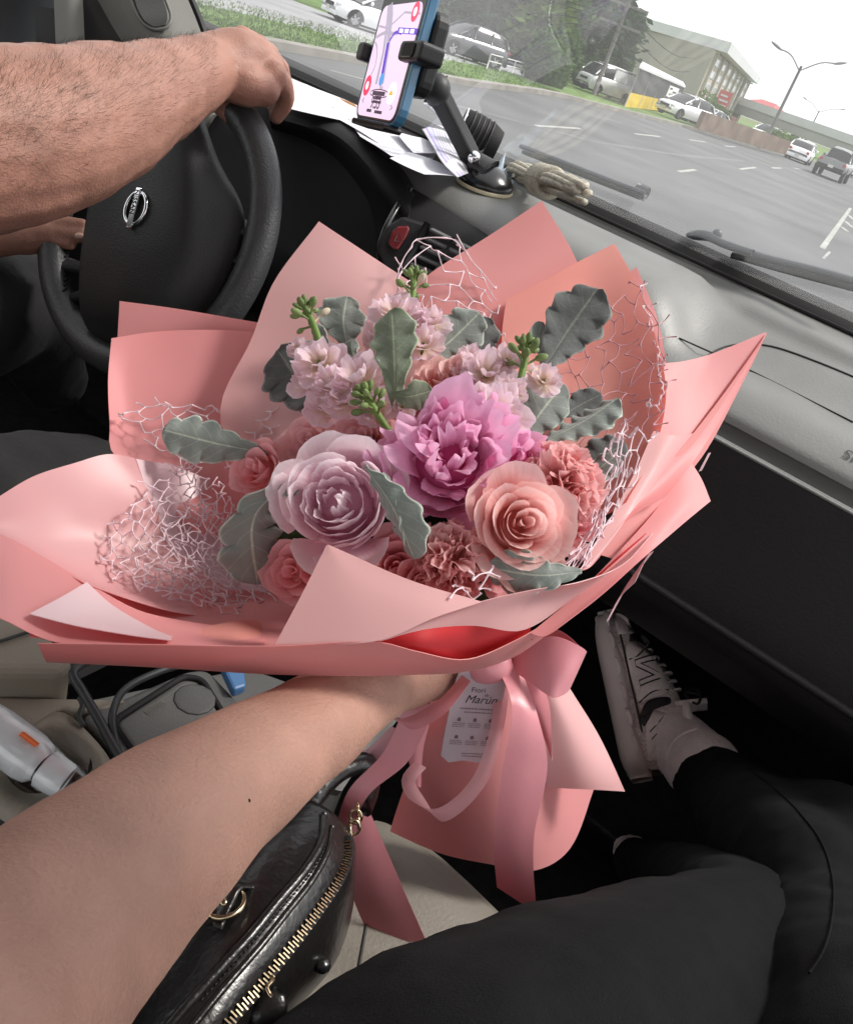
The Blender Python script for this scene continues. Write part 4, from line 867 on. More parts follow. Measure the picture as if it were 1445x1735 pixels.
wrap([[(1168, 776, .675), (1190, 812, .672), (1205, 850, .665)], [(1125, 845, .65), (1145, 872, .643), (1150, 893, .64)], [(1060, 920, .61), (1078, 936, .604), (1086, 946, .60)], [(980, 1003, .575), (1000, 1012, .57), (1012, 1012, .568)], [(900, 1072, .55), (920, 1078, .548), (938, 1070, .55)]], 'paper')
wrap([[(1000, 985, .565), (1045, 945, .58), (1095, 905, .60)], [(985, 1000, .567), (1030, 962, .58), (1085, 915, .60)]], 'paper_redglow', 12, 4)
wrap([[(1183, 799, .70), (1188, 797, .70)], [(1199, 768, .715), (1203, 767, .715)]], 'paper_white', 4, 6)
wrap([[(1075, 985, .62), (1098, 938, .62), (1106, 934, .62)], [(1050, 1010, .63), (1060, 992, .63), (1066, 985, .63)], [(1027, 1052, .64), (1029, 1051, .64), (1031, 1049, .64)]], 'paper_white', 8, 8)
# stem wrap below the tie
gS = wrap([[(735, 1130, .66), (790, 1120, .635), (850, 1125, .635), (905, 1130, .66)], [(712, 1260, .685), (780, 1270, .655), (860, 1275, .66), (940, 1260, .69)], [(662, 1408, .725), (750, 1447, .69), (830, 1466, .69), (905, 1478, .705), (965, 1440, .735), (1002, 1340, .77)]], 'paper', 34, 24, wob=.003)
wrap([[(890, 1140, .65), (930, 1160, .655), (962, 1160, .68)], [(918, 1250, .67), (970, 1250, .675), (1012, 1242, .70)], [(925, 1334, .69), (990, 1338, .69), (1058, 1342, .70)]], 'paper_pale')
st = MB()
for k in range(9):
    a = k*.7; o0 = P(770+14*k % 90, 1100, .66); st.tube([P(745+ (k % 3)*40, 960, .64+.02*(k//3)), P(790+(k % 3)*20, 1130, .665+.008*(k//3)), P(770+(k % 3)*50, 1400, .70+.012*(k//3))], .0035, 6)
M['stem'] = mat('stem', (.16, .25, .06, 1), .6, .4, var=.2, vscale=30)
st.build('stem', M['stem'], bq); tag(bpy.data.objects['stem'], kind='stuff')
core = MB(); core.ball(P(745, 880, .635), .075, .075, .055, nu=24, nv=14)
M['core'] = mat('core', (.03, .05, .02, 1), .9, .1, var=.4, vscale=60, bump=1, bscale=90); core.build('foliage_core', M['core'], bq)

# ---- net paper: torn irregular mesh
def net(rows, nu, nv, r, m, seed, lift=.0018, stretch=0.0, drop=.06):
    rg = random.Random(seed); r *= .68; g = loft([PP(q) for q in rows], 24, 16); b = MB(); nodes = {}
    for j in range(nv+1):
        for i in range(nu*2+1):
            u = (i+.5*rg.uniform(-.8, .8))/(nu*2); v = (j+.35*((i % 2)*2-1)*.5+rg.uniform(-.28, .28))/nv
            if 0 <= u <= 1 and -.05 <= v <= 1.03:
                p = samp(g, u, v)
                tow = (EYE-p).normalized()
                nodes[(i, j)] = p+tow*(lift*rg.uniform(.3, 1.6))+Vector((rg.gauss(0, 1), rg.gauss(0, 1), rg.gauss(0, 1)))*.0012
    def strand(a, c):
        L = (c-a).length; mid = (a+c)/2+Vector((rg.gauss(0, 1), rg.gauss(0, 1), rg.gauss(0, 1)))*L*.07
        b.tube(spline([a, mid, c], 6), [r*1.5, r*.95, r*.75, r*.75, r*.95, r*1.5], 4, cap=False)
    for (i, j), p in nodes.items():
        q = nodes.get((i+1, j))
        if q is not None and rg.random() > drop: strand(p, q)
        if (i+j) % 2 == 0:
            q = nodes.get((i, j+1))
            if q is not None and rg.random() > drop*.6: strand(p, q)
    for (i, j), p in nodes.items():                      # torn dangling ends along the outer rim
        if j == 0 and rg.random() < .75:
            q = p+(p-nodes.get((i, 2), p))*rg.uniform(.15, .45)+Vector((rg.gauss(0, 1), rg.gauss(0, 1), rg.gauss(0, 1)))*.003
            b.tube([p, p.lerp(q, .5)+Vector((rg.gauss(0, 1), rg.gauss(0, 1), rg.gauss(0, 1)))*.001, q], [r*1.3, r*.8, r*1.1], 4)
    b.build('net_paper', m, bq)
net([[(165, 968, .552), (200, 892, .572), (232, 852, .583), (300, 800, .615), (335, 778, .63)], [(240, 1000, .55), (280, 930, .585), (300, 890, .60), (340, 840, .625), (370, 810, .635)], [(360, 1040, .565), (370, 980, .592), (375, 930, .61), (390, 880, .628), (400, 840, .636)], [(485, 1062, .575), (480, 1020, .59), (465, 960, .61), (450, 910, .62), (440, 870, .63)]], 11, 16, .00085, M['net'], 1, .006)
net([[(180, 985, .54), (250, 935, .57), (300, 880, .59), (360, 830, .62)], [(330, 1030, .55), (350, 990, .58), (380, 950, .60), (410, 900, .62)], [(490, 1070, .57), (490, 1040, .585), (480, 1000, .60), (470, 950, .61)]], 8, 12, .0008, M['net'], 21, .004)
net([[(192, 702, .650), (250, 690, .668), (330, 684, .678), (400, 690, .673), (475, 680, .664)], [(300, 800, .635), (340, 800, .64), (380, 795, .642), (425, 785, .638), (475, 760, .636)]], 7, 6, .0009, M['net'], 2, .006)
net([[(665, 490, .70), (690, 425, .722), (738, 396, .738), (790, 425, .742), (850, 505, .725)], [(670, 560, .675), (720, 520, .69), (765, 510, .70), (810, 530, .70), (850, 560, .69)], [(680, 620, .655), (720, 600, .67), (760, 600, .67), (815, 590, .672), (870, 580, .675)]], 5, 7, .0009, M['net'], 3, .01)
net([[(1040, 470, .715), (1096, 495, .705), (1120, 590, .685), (1126, 680, .66), (1095, 745, .637)], [(990, 520, .70), (1040, 560, .695), (1055, 630, .68), (1060, 690, .665), (1050, 745, .645)], [(930, 560, .685), (945, 620, .68), (955, 680, .66), (975, 740, .645), (1000, 785, .635)]], 6, 7, .0008, M['net_dark'], 4, .004)
net([[(1018, 772, .59), (1045, 738, .605), (1080, 732, .615), (1104, 745, .62)], [(1010, 840, .585), (1040, 815, .595), (1060, 800, .605), (1080, 800, .61)], [(970, 940, .565), (1000, 920, .575), (1015, 900, .58), (1035, 880, .59)], [(930, 980, .555), (955, 978, .56), (975, 972, .56), (995, 960, .565)]], 7, 8, .0009, M['net'], 5, .006)
net([[(1085, 480, .705), (1095, 545, .70), (1108, 600, .69), (1118, 650, .67), (1085, 700, .65)], [(1092, 480, .705), (1104, 545, .70), (1120, 600, .69), (1128, 650, .67), (1105, 710, .65)]], 10, 1, .0009, M['net'], 6, .004)
net([[(745, 1004, .492), (790, 985, .502), (830, 980, .51), (868, 985, .518)], [(735, 1030, .49), (780, 1018, .498), (820, 1012, .505), (850, 1005, .515)]], 3, 2, .001, M['net'], 7, .004)

# ---- petals
WHT = (1, 1, 1, 1)
def streaks(m, su, sv, amt):
    t = m.node_tree; N = t.nodes; L = t.links; b = N['Principled BSDF']; uv = N.new('ShaderNodeUVMap'); mp = N.new('ShaderNodeMapping'); mp.inputs['Scale'].default_value = (su, sv, 1); L.new(uv.outputs[0], mp.inputs[0])
    no = N.new('ShaderNodeTexNoise'); no.inputs['Scale'].default_value = 1; no.inputs['Detail'].default_value = 5; L.new(mp.outputs[0], no.inputs['Vector'])
    mr = N.new('ShaderNodeMapRange'); mr.inputs[1].default_value = .3; mr.inputs[2].default_value = .7; mr.inputs[3].default_value = 1-amt; mr.inputs[4].default_value = 1+amt*.4; L.new(no.outputs[0], mr.inputs[0])
    old = b.inputs['Base Color'].links[0].from_socket; vm = N.new('ShaderNodeVectorMath'); vm.operation = 'SCALE'; L.new(old, vm.inputs[0]); L.new(mr.outputs[0], vm.inputs['Scale']); L.new(vm.outputs[0], b.inputs['Base Color'])
    for n in N:
        if n.type == 'BUMP': L.new(no.outputs[0], n.inputs['Height']); n.inputs['Strength'].default_value = .25
    return m
def petal_mat(name, c, base, tip, tr=.42):
    m = mat(name, c, .6, .25, var=.05, vscale=50, transl=tr, tcol=c, sheen=.15, bump=.12, bscale=160)
    return streaks(uvramp(m, [(0, base), (.45, ((base[0]+tip[0])/2, (base[1]+tip[1])/2, (base[2]+tip[2])/2, 1)), (.9, tip), (1, (min(1.12, tip[0]*1.08), min(1.15, tip[1]*1.15), min(1.15, tip[2]*1.15), 1))], 1), 24, 1.4, .08)
M['p_rose'] = petal_mat('p_rose', (.96, .64, .62, 1), (.95, .55, .5, 1), (1, 1, 1, 1))
M['p_rose_dusty'] = petal_mat('p_rose_dusty', (.88, .54, .56, 1), (.9, .7, .7, 1), (1, 1, 1, 1))
M['p_rose_coral'] = petal_mat('p_rose_coral', (.93, .50, .53, 1), (.95, .6, .55, 1), (1, 1, 1, 1))
M['p_peony'] = petal_mat('p_peony', (.93, .53, .74, 1), (.85, .25, .5, 1), (1, 1, 1, 1))
M['p_peony_pale'] = petal_mat('p_peony_pale', (.96, .81, .86, 1), (.95, .6, .74, 1), (1, 1, 1, 1))
M['p_carn'] = petal_mat('p_carn', (.95, .58, .58, 1), (.95, .6, .55, 1), (1, 1, 1, 1))
M['p_stock'] = petal_mat('p_stock', (.94, .74, .83, 1), (.85, .9, .55, 1), (1, 1, 1, 1))
M['bud'] = mat('bud', (.22, .30, .11, 1), .6, .35, var=.3, vscale=80, transl=.15)
M['bud_pale'] = mat('bud_pale', (.72, .62, .48, 1), .6, .3, var=.2, vscale=80, transl=.2)
CEN = P(745, 880, .635)
def frame(n, seed=0):
    n = n.normalized(); a = n.cross(Vector((.3, .2, 1))).normalized(); b = n.cross(a); c, s = cos(seed), sin(seed)
    return a*c+b*s, b*c-a*s, n
def axis_for(c, out=.55, tilt=None):
    n = (EYE-c).normalized()*.8+(c-CEN).normalized()*out+Vector((0, 0, .25))
    if tilt: n += Vector(tilt)
    return n.normalized()
def petal(parent, m, c, fr_, a, rb, rt, h, wd, bulge, curl, ruf, seed, z0=0, tw=0, nu=10, nv=9, notch=0, round_=.5, name='petal', inward=0):
    """one petal: fans out from the calyx, bulges into a cup and rolls at the lip"""
    X, Y, Z = fr_; rg = random.Random(seed); g = []; ph = rg.random()*6.28; sk = rg.uniform(-.12, .12)
    for j in range(nv+1):
        t = j/nv; row = []
        for i in range(nu+1):
            s = -1+2*i/nu
            top = 1-round_*(1-sqrt(max(0, 1-(abs(s)*.96)**2.2)))+sk*s*.5
            if notch: top -= notch*exp(-(s/.18)**2)
            tt = t*top
            w = wd*(.30+.70*sin(min(1, tt*1.25)*pi/2))*(1-.18*max(0, tt-.75)*2)
            k = sin(tt*pi/2)
            prof = tt*(1-bulge)+k**.8*bulge
            rad = rb+(rt-rb)*prof; z = z0+h*(tt*(1-bulge)+(1-cos(tt*pi/2))*bulge)
            e = max(0, tt-.62)/.38
            rad += curl*e*e; z -= abs(curl)*.5*e**3
            rad -= inward*e*e
            rf = ruf*tt*tt*(sin(s*4.3+ph)*.65+sin(s*9+ph*2.1)*.4+sin(s*15+ph*3)*.2)
            rad += rf*.6; z += rf
            th = a+s*w+tw*tt
            row.append(c+X*(rad*cos(th))+Y*(rad*sin(th))+Z*z)
        g.append(row)
    b = MB(); b.grid(g, uv=True)
    return b.build(name, m, parent)
def rose(px, py, d, rpx, m, seed, n=22, name='rose', out=.5, tilt=None, openness=1.0):
    R = rpx*d/F*1.1; c = P(px, py, d); rg = random.Random(seed); ax = axis_for(c, out, tilt); fr_ = frame(ax, rg.random()*6)
    b = MB(); b.ball(c-ax*R*.45, R*.5, R*.5, R*.4, fr_, 14, 8); root = b.build(name, M[m], bq)
    for k in range(n):
        f = k/(n-1); a = k*2.399+rg.uniform(-.3, .3)
        rt = R*(.05+.90*f**.95)*rg.uniform(.94, 1.05); h = R*(1.08-.42*f**1.3*openness)*rg.uniform(.95, 1.05)
        petal(root, M[m], c-ax*R*.55, fr_, a, R*(.02+.22*f), rt, h, 1.45-.62*f, .85-.15*f, R*(.05+.20*f**1.4)*rg.uniform(.6, 1.4), R*(.012+.05*f), seed*100+k, tw=rg.uniform(-.25, .25), round_=.32+.12*f)
    return root
def peony(px, py, d, rpx, m, seed, n=46, name='peony', closed=False, out=.45, tilt=None):
    R = rpx*d/F*1.1; c = P(px, py, d); rg = random.Random(seed); ax = axis_for(c, out, tilt); fr_ = frame(ax, rg.random()*6)
    b = MB(); b.ball(c-ax*R*.45, R*.55, R*.55, R*.42, fr_, 14, 8); root = b.build(name, M[m], bq)
    for k in range(n):
        f = (k+.5)/n; a = k*2.399+rg.uniform(-.6, .6)
        if closed:
            rt = R*(.12+.84*f**.8)*rg.uniform(.93, 1.06); h = R*(1.12-.30*f**1.5)*rg.uniform(.88, 1.06)
            inw = R*.16*(1-.7*f)*rg.uniform(.2, 1.2); curl = R*.05; wd = rg.uniform(.75, 1.05)-.25*f
            if f > .78: inw = 0; curl = R*.22*rg.uniform(.5, 1.2); h = R*rg.uniform(.45, .75); rt = R*rg.uniform(.92, 1.05)
            petal(root, M[m], c-ax*R*.6, fr_, a, R*(.03+.25*f), rt, h, wd, .9, curl, R*.045, seed*100+k, tw=rg.uniform(-.3, .3), nu=13, round_=rg.uniform(.25, .45), inward=inw, notch=rg.choice((0, 0, .08)))
        else:
            rt = R*(.12+.92*f**.75)*rg.uniform(.80, 1.06); h = R*(1.08-.55*f**1.2)*rg.uniform(.75, 1.15)
            petal(root, M[m], c-ax*R*.55, fr_, a, R*(.04+.2*f), rt, h, rg.uniform(.5, .85)-.12*f, rg.uniform(.4, 1), R*rg.uniform(-.05, .28), R*rg.uniform(.07, .15), seed*100+k, tw=rg.uniform(-.4, .4), nu=15, nv=10, round_=rg.uniform(.25, .5), notch=rg.choice((0, 0, .10, .16)), inward=R*rg.choice((0, 0, .15, .25)))
    return root
def carnation(px, py, d, rpx, m, seed, n=54, out=.5, tilt=None):
    R = rpx*d/F; c = P(px, py, d); rg = random.Random(seed); R *= 1.12; ax = axis_for(c, out, tilt); X, Y, Z = frame(ax, 0)
    b = MB(); b.ball(c-ax*R*.3, R*.6, R*.6, R*.5, (X, Y, Z), 14, 8); root = b.build('carnation', M[m], bq)
    for k in range(n):
        f = (k+.5)/n; th = k*2.399; el = 1.5*f**.6; D = (X*cos(th)+Y*sin(th))*sin(el)+Z*cos(el)
        A = D.cross(Vector((rg.gauss(0, 1), rg.gauss(0, 1), rg.gauss(0, 1)))).normalized(); B = D.cross(A); ph = rg.random()*6.28; w = R*rg.uniform(.34, .5); L = R*rg.uniform(.78, 1.02); g = []
        nu = 18; bend = rg.uniform(-.3, .3)*R
        for j in range(7):
            t = j/6; row = []
            for i in range(nu+1):
                s = -1+2*i/nu
                amp = R*.13*t*t; zig = (.035*R if i % 2 else 0)*(t > .95)
                row.append(c-ax*R*.2+D*(R*.3+(L-R*.3)*t*(1-.22*s*s)-zig)+A*(s*w*(.3+.7*t**.8))+B*(amp*(sin(s*4.6+ph)+.5*sin(s*10+ph*1.7))+bend*t*t))
            g.append(row)
        q = MB(); q.grid(g, uv=True); q.build('petal', M[m], root)
    return root
def floret(px, py, d, rpx, seed, out=.6, tilt=None):
    R = rpx*d/F*1.25; c = P(px, py, d); rg = random.Random(seed); ax = axis_for(c, out, tilt or (rg.uniform(-.3, .3), 0, rg.uniform(-.2, .2))); fr_ = frame(ax, rg.random()*6)
    b = MB(); b.ball(c-ax*R*.3, R*.14, R*.14, R*.3, fr_, 8, 6); b.ball(c-ax*R*.02, R*.08, R*.08, R*.06, fr_, 8, 6); root = b.build('stock_floret', M['bud'], bq)
    for k in range(15):
        lay = k//5; f = (1, .74, .46)[min(lay, 2)]
        petal(root, M['p_stock'], c-ax*R*.22, fr_, k*1.2566+lay*.6+rg.uniform(-.25, .25), R*.04, R*f*rg.uniform(.88, 1.1), R*(.22+.30*lay)*rg.uniform(.6, 1.3), .78, .3, R*.14*rg.uniform(-1, 1), R*.13, seed*100+k, nu=11, nv=8, round_=.35, notch=rg.choice((0, .1, .18)))
    return root
rose(880, 888, .528, 90, 'p_rose', 3, 25, tilt=(.05, 0, 0))
peony(765, 772, .545, 118, 'p_peony', 4, 52)
peony(866, 768, .565, 66, 'p_peony', 14, 22)
peony(572, 852, .53, 104, 'p_peony_pale', 5, 34, closed=True)
carnation(948, 822, .575, 78, 'p_carn', 6)
carnation(764, 955, .535, 72, 'p_carn', 7, tilt=(0, 0, -.1))
rose(437, 797, .60, 50, 'p_rose_coral', 8, 16, out=.8)
rose(528, 752, .60, 52, 'p_rose_dusty', 9, 16)
rose(618, 748, .585, 66, 'p_rose_dusty', 10, 20)
rose(502, 968, .555, 55, 'p_rose_coral', 11, 16, out=.8)
rose(672, 962, .54, 58, 'p_rose_coral', 12, 18)
rose(745, 650, .615, 52, 'p_rose', 13, 18, out=.7)
rose(785, 632, .61, 40, 'p_rose', 15, 14, out=.7)
rose(600, 955, .56, 52, 'p_rose_coral', 16, 14)
rose(845, 958, .56, 48, 'p_rose_coral', 17, 14)
rose(715, 985, .53, 44, 'p_rose_coral', 18, 14)
rose(690, 690, .60, 44, 'p_rose_dusty', 19, 14, out=.6)
rose(548, 955, .55, 46, 'p_rose_coral', 20, 14)
rose(975, 890, .58, 46, 'p_rose_coral', 21, 12, out=.8)
rose(470, 885, .575, 42, 'p_rose_coral', 22, 12, out=.8)
for k, (x, y, d, r) in enumerate([(540, 612, .60, 40), (562, 655, .59, 38), (608, 640, .585, 46), (553, 688, .595, 34), (670, 528, .635, 36), (695, 545, .635, 34), (716, 582, .625, 34), (640, 578, .64, 24), (826, 630, .60, 38), (800, 645, .605, 32), (840, 697, .565, 48), (922, 643, .60, 28), (858, 608, .61, 24), (815, 690, .575, 32), (585, 675, .585, 36), (520, 640, .605, 30), (655, 560, .645, 30), (728, 545, .64, 28), (635, 690, .58, 30), (862, 660, .585, 30), (800, 610, .615, 26), (505, 590, .625, 18), (682, 688, .58, 18)]):
    floret(x, y, d, r, 30+k)
def spike(pts, r, seed, nb):
    q = spline(PP(pts), 8); b = MB(); b.tube(q, .0026, 7); sp = b.build('stock_stem', M['stem'], bq); rg = random.Random(seed)
    tip = q[-1]; T = (q[-1]-q[-3]).normalized(); X, Y, Z = frame(T, 0)
    for k in range(nb):
        f = k/nb; a = k*2.399; el = .25+1.15*f
        D = (X*cos(a)+Y*sin(a))*sin(el)+Z*cos(el); L = r*(.5+.75*f); s = r*(.22+.10*f)*rg.uniform(.85, 1.2)
        p = tip-Z*(r*1.5*f*f)+D*L
        b = MB(); x2, y2, z2 = frame(D, 0); b.ball(p, s*.72, s*.72, s*1.25, (x2, y2, z2), 8, 6); b.tube([tip-Z*(r*1.9*f*f), p-D*s], .0009, 5); b.build('bud', M['bud_pale' if (f > .82 and k % 3 == 0) else 'bud'], sp)
spike([(556, 640, .61), (545, 592, .612), (530, 548, .618), (517, 522, .625)], .0105, 1, 20)
spike([(700, 580, .64), (694, 530, .645), (700, 495, .65), (702, 470, .655)], .0105, 2, 18)
spike([(668, 745, .575), (648, 715, .573), (632, 690, .57), (618, 668, .567)], .0105, 3, 22)
spike([(868, 700, .585), (878, 655, .59), (888, 615, .597), (890, 588, .60)], .0115, 4, 22)

# ---- grey felted leaves
M['dusty'] = mat('dusty', (.25, .28, .258, 1), .8, .2, var=.16, vscale=40, transl=.16, tcol=(.16, .24, .08, 1), sheen=.35, bump=.3, bscale=220)
uvramp(M['dusty'], [(0, (2.5, 2.5, 2.4, 1)), (.05, (1.15, 1.15, 1.15, 1)), (.47, (1, 1, 1, 1)), (.492, (1.9, 1.85, 1.7, 1)), (.508, (1.9, 1.85, 1.7, 1)), (.53, (1, 1, 1, 1)), (.95, (1.15, 1.15, 1.15, 1)), (1, (2.5, 2.5, 2.4, 1))])
def veins(m):                                                # side veins, paler than the blade
    t = m.node_tree; N = t.nodes; L = t.links; b = N['Principled BSDF']; uv = N.new('ShaderNodeUVMap'); sx = N.new('ShaderNodeSeparateXYZ'); L.new(uv.outputs[0], sx.inputs[0])
    def mth(op, a, v):
        n = N.new('ShaderNodeMath'); n.operation = op
        for i, q in enumerate((a, v)):
            if q is None: continue
            if isinstance(q, (int, float)): n.inputs[i].default_value = q
            else: L.new(q, n.inputs[i])
        return n.outputs[0]
    ab = mth('ABSOLUTE', mth('SUBTRACT', sx.outputs[0], .5), None); fr = mth('FRACT', mth('SUBTRACT', mth('MULTIPLY', sx.outputs[1], 7.0), mth('MULTIPLY', ab, 3.2)), None)
    ln = mth('LESS_THAN', mth('ABSOLUTE', mth('SUBTRACT', fr, .5), None), .035); k = mth('ADD', mth('MULTIPLY', ln, .32), 1.0)
    old = b.inputs['Base Color'].links[0].from_socket; vm = N.new('ShaderNodeVectorMath'); vm.operation = 'SCALE'; L.new(old, vm.inputs[0]); L.new(k, vm.inputs['Scale']); L.new(vm.outputs[0], b.inputs['Base Color'])
veins(M['dusty'])
def backlit_copy(nm, c, tc): 
    m = M['dusty'].copy(); m.name = nm
    for n in m.node_tree.nodes:
        if n.type == 'VECT_MATH' and not n.inputs[0].links: n.inputs[0].default_value = c
        if n.type == 'MIX' and not n.inputs[6].links and n.blend_type == 'MULTIPLY': n.inputs[6].default_value = tc
    return m
M['dusty_lit_through'] = backlit_copy('dusty_lit_through', (.20, .235, .17), (.25, .38, .03, 1))  # same leaf with sun shining through, the green put into its colour
M['dusty_backlit'] = backlit_copy('dusty_backlit', (.115, .12, .118), (.06, .08, .04, 1))  # same leaf against the light, its dimness put into the colour
def leaf(pts, wpx, m, seed, lobes=5, roll=0, fold=.25, ruf=.6, depthlobe=.20, face=None):
    mid = spline(PP(pts), 45); d = pts[len(pts)//2][2]; hw = wpx*d/F; rg = random.Random(seed); ph = rg.random()
    NU = 16; gl_ = []
    for j in range(45):
        t = j/44; T = (mid[min(j+1, 44)]-mid[max(j-1, 0)]).normalized()
        fc = ((EYE-mid[j]).normalized() if face is None else Vector(face).normalized())
        sd_ = T.cross(fc).normalized(); fc = sd_.cross(T).normalized()
        rr_ = roll; sd2 = sd_*cos(rr_)+fc*sin(rr_); fc2 = fc*cos(rr_)-sd_*sin(rr_)
        prof = (.10+.90*min(1, t/.62)**1.0) if t < .62 else sqrt(max(0, 1-((t-.62)/.385)**2.6))
        row = []
        for i in range(NU+1):
            s = -1+2*i/NU; sg_ = 0 if s > 0 else .43
            lp = (t*lobes+ph+sg_) % 1.0
            tri = abs(sin(pi*lp))**.55; va = depthlobe*(.75+.5*noise.noise(Vector((seed*3.3, t*4, sg_*9))))
            lob = (1-va*(1-tri)*min(1, t*3.2)*min(1, (1.06-t)*6))*(1+.05*sin(t*31+seed+sg_*7))
            w = hw*max(prof, .02)*lob
            e = abs(s)
            z = -fold*hw*e*prof*.9+ruf*hw*.15*e**2.2*sin(t*lobes*6.28+sg_*6+ph*6)+hw*.10*sin(t*5+s*2+ph*9)*e
            vein = hw*.03*(1 if i == NU//2 else 0)
            row.append(mid[j]+sd2*(s*w)+fc2*(z-vein)+T*(e*e*hw*.16*(lp-.35)*min(1, t*3)*min(1, (1-t)*4)))
        gl_.append(row)
    b = MB(); b.grid(gl_, uv=True); o = b.build('leaf', M[m], bq); solid(o, .0007, 0); return o
leaf([(548, 712, .625), (515, 660, .632), (470, 592, .64)], 64, 'dusty_backlit', 1, 5, .15, .25, .5, .32)
leaf([(590, 592, .645), (582, 545, .655), (588, 502, .66)], 44, 'dusty', 2, 3.4, -.2, .4, .6, .34)
leaf([(668, 690, .58), (668, 620, .575), (664, 524, .60)], 44, 'dusty_lit_through', 3, 4, .25, .2, depthlobe=.22)
leaf([(662, 665, .578), (690, 672, .572), (732, 662, .575)], 26, 'dusty_lit_through', 33, 2, .1, .2)
leaf([(712, 618, .635), (760, 580, .645), (812, 530, .655)], 42, 'dusty', 4, 4.3, .1, .2, .6, .3)
leaf([(800, 620, .65), (818, 575, .665), (812, 535, .672)], 30, 'dusty_backlit', 5, 4, -.1)
leaf([(920, 628, .625), (955, 570, .645), (1012, 488, .66)], 54, 'dusty_backlit', 6, 4.4, .1, .15, .5, .28)
leaf([(915, 600, .64), (912, 570, .65), (918, 545, .655)], 16, 'dusty', 66, 3, -.5)
leaf([(880, 760, .60), (912, 705, .605), (955, 650, .615)], 46, 'dusty', 7, 4, -.25, .3)
leaf([(925, 745, .60), (985, 715, .61), (1045, 675, .62)], 38, 'dusty', 8, 5, .8, .5, .9, .34)
leaf([(950, 705, .635), (985, 685, .65), (1018, 668, .655)], 26, 'dusty_backlit', 88, 4, .1)
leaf([(960, 830, .61), (1000, 785, .62), (1060, 752, .63)], 36, 'dusty_backlit', 9, 5, .2)
leaf([(985, 850, .60), (1010, 800, .605), (1045, 770, .61)], 30, 'dusty', 99, 4, .5, .4)
leaf([(455, 768, .605), (370, 752, .60), (276, 728, .60)], 42, 'dusty', 10, 5, -.15, .3, .7, .36)
leaf([(488, 815, .545), (430, 880, .545), (436, 990, .565)], 60, 'dusty', 11, 4, .2, .35, .8, .42)
leaf([(470, 822, .545), (490, 830, .53), (500, 838, .525)], 16, 'dusty', 111, 2, .4)
leaf([(618, 790, .52), (665, 860, .505), (702, 948, .515)], 40, 'dusty', 12, 5, -.75, .55, .8)
leaf([(650, 800, .515), (685, 860, .508), (708, 935, .52)], 22, 'dusty', 122, 5, .9, .3, .8)
leaf([(985, 968, .53), (915, 975, .52), (828, 962, .525)], 40, 'dusty', 13, 5, .1, .2, .7, .3)
leaf([(620, 725, .60), (595, 715, .605), (560, 708, .61)], 18, 'dusty', 14, 3, .3)
leaf([(560, 600, .635), (545, 575, .64), (532, 550, .645)], 14, 'dusty', 15, 2, .3)
leaf([(600, 610, .615), (596, 590, .62), (598, 575, .622)], 13, 'dusty', 16, 2, .2)
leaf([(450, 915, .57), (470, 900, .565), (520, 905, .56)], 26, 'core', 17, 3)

# ---- satin ribbon
M['satin'] = mat('satin', (.80, .33, .38, 1), .36, .5, var=.04, vscale=30, transl=.25, tcol=(.85, .2, .24, 1), coat=.15, coatr=.3, sheen=.3, bump=.08, bscale=900)
M['sheer'] = mat('sheer', (.84, .50, .54, 1), .4, .5, var=.03, transl=.35, tcol=(.9, .5, .55, 1), coat=.2)
t_ = M['sheer'].node_tree; ms = [n for n in t_.nodes if n.type == 'MIX_SHADER'][0]; tpn = t_.nodes.new('ShaderNodeBsdfTransparent'); mm = t_.nodes.new('ShaderNodeMixShader'); mm.inputs[0].default_value = .45
t_.links.new(ms.outputs[0], mm.inputs[1]); t_.links.new(tpn.outputs[0], mm.inputs[2]); t_.links.new(mm.outputs[0], t_.nodes['Material Output'].inputs[0])
def ribbon(A, B, m='satin', nv=36, name='ribbon'):
    mid = [tuple((a[i]+b[i])/2 if i < 2 else (a[i]+b[i])/2-.0012 for i in range(3)) for a, b in zip(A, B)]
    o, g = sheet(name, [PP(A), PP(mid), PP(B)], nv, 9, M[m], bq, .0003, .0012, len(A)); return o
ribbon([(850, 1112, .62), (893, 1091, .603), (940, 1080, .594), (985, 1098, .594), (993, 1106, .604), (938, 1066, .632), (880, 1100, .64)], [(860, 1133, .612), (898, 1158, .596), (922, 1176, .589), (941, 1185, .587), (966, 1165, .604), (925, 1118, .634), (880, 1126, .64)])
ribbon([(795, 1128, .625), (720, 1133, .62), (655, 1148, .612), (647, 1185, .607), (668, 1220, .595), (735, 1192, .588), (782, 1146, .595)], [(790, 1150, .62), (722, 1162, .612), (668, 1185, .603), (672, 1215, .60), (700, 1237, .588), (752, 1210, .58), (797, 1156, .585)])
ribbon([(842, 1125, .605), (868, 1200, .583), (850, 1310, .588), (836, 1420, .60), (843, 1502, .615)], [(880, 1128, .61), (912, 1215, .59), (928, 1300, .592), (905, 1420, .60), (909, 1547, .615)])
ribbon([(870, 1120, .625), (890, 1180, .62), (925, 1260, .62)], [(905, 1140, .625), (930, 1190, .62), (935, 1290, .61)])
ribbon([(690, 1185, .62), (650, 1275, .618), (592, 1338, .618), (567, 1402, .625)], [(738, 1195, .61), (692, 1290, .612), (625, 1348, .612), (592, 1412, .62)])
ribbon([(586, 1392, .64), (592, 1500, .648), (628, 1597, .66)], [(622, 1366, .645), (672, 1480, .648), (722, 1596, .655)])
ribbon([(702, 1290, .63), (680, 1320, .62), (690, 1352, .612), (740, 1370, .60), (798, 1322, .60), (828, 1245, .60), (838, 1145, .61)], [(722, 1302, .63), (704, 1325, .62), (718, 1352, .612), (752, 1392, .60), (822, 1332, .60), (850, 1252, .60), (864, 1155, .61)], 'sheer')
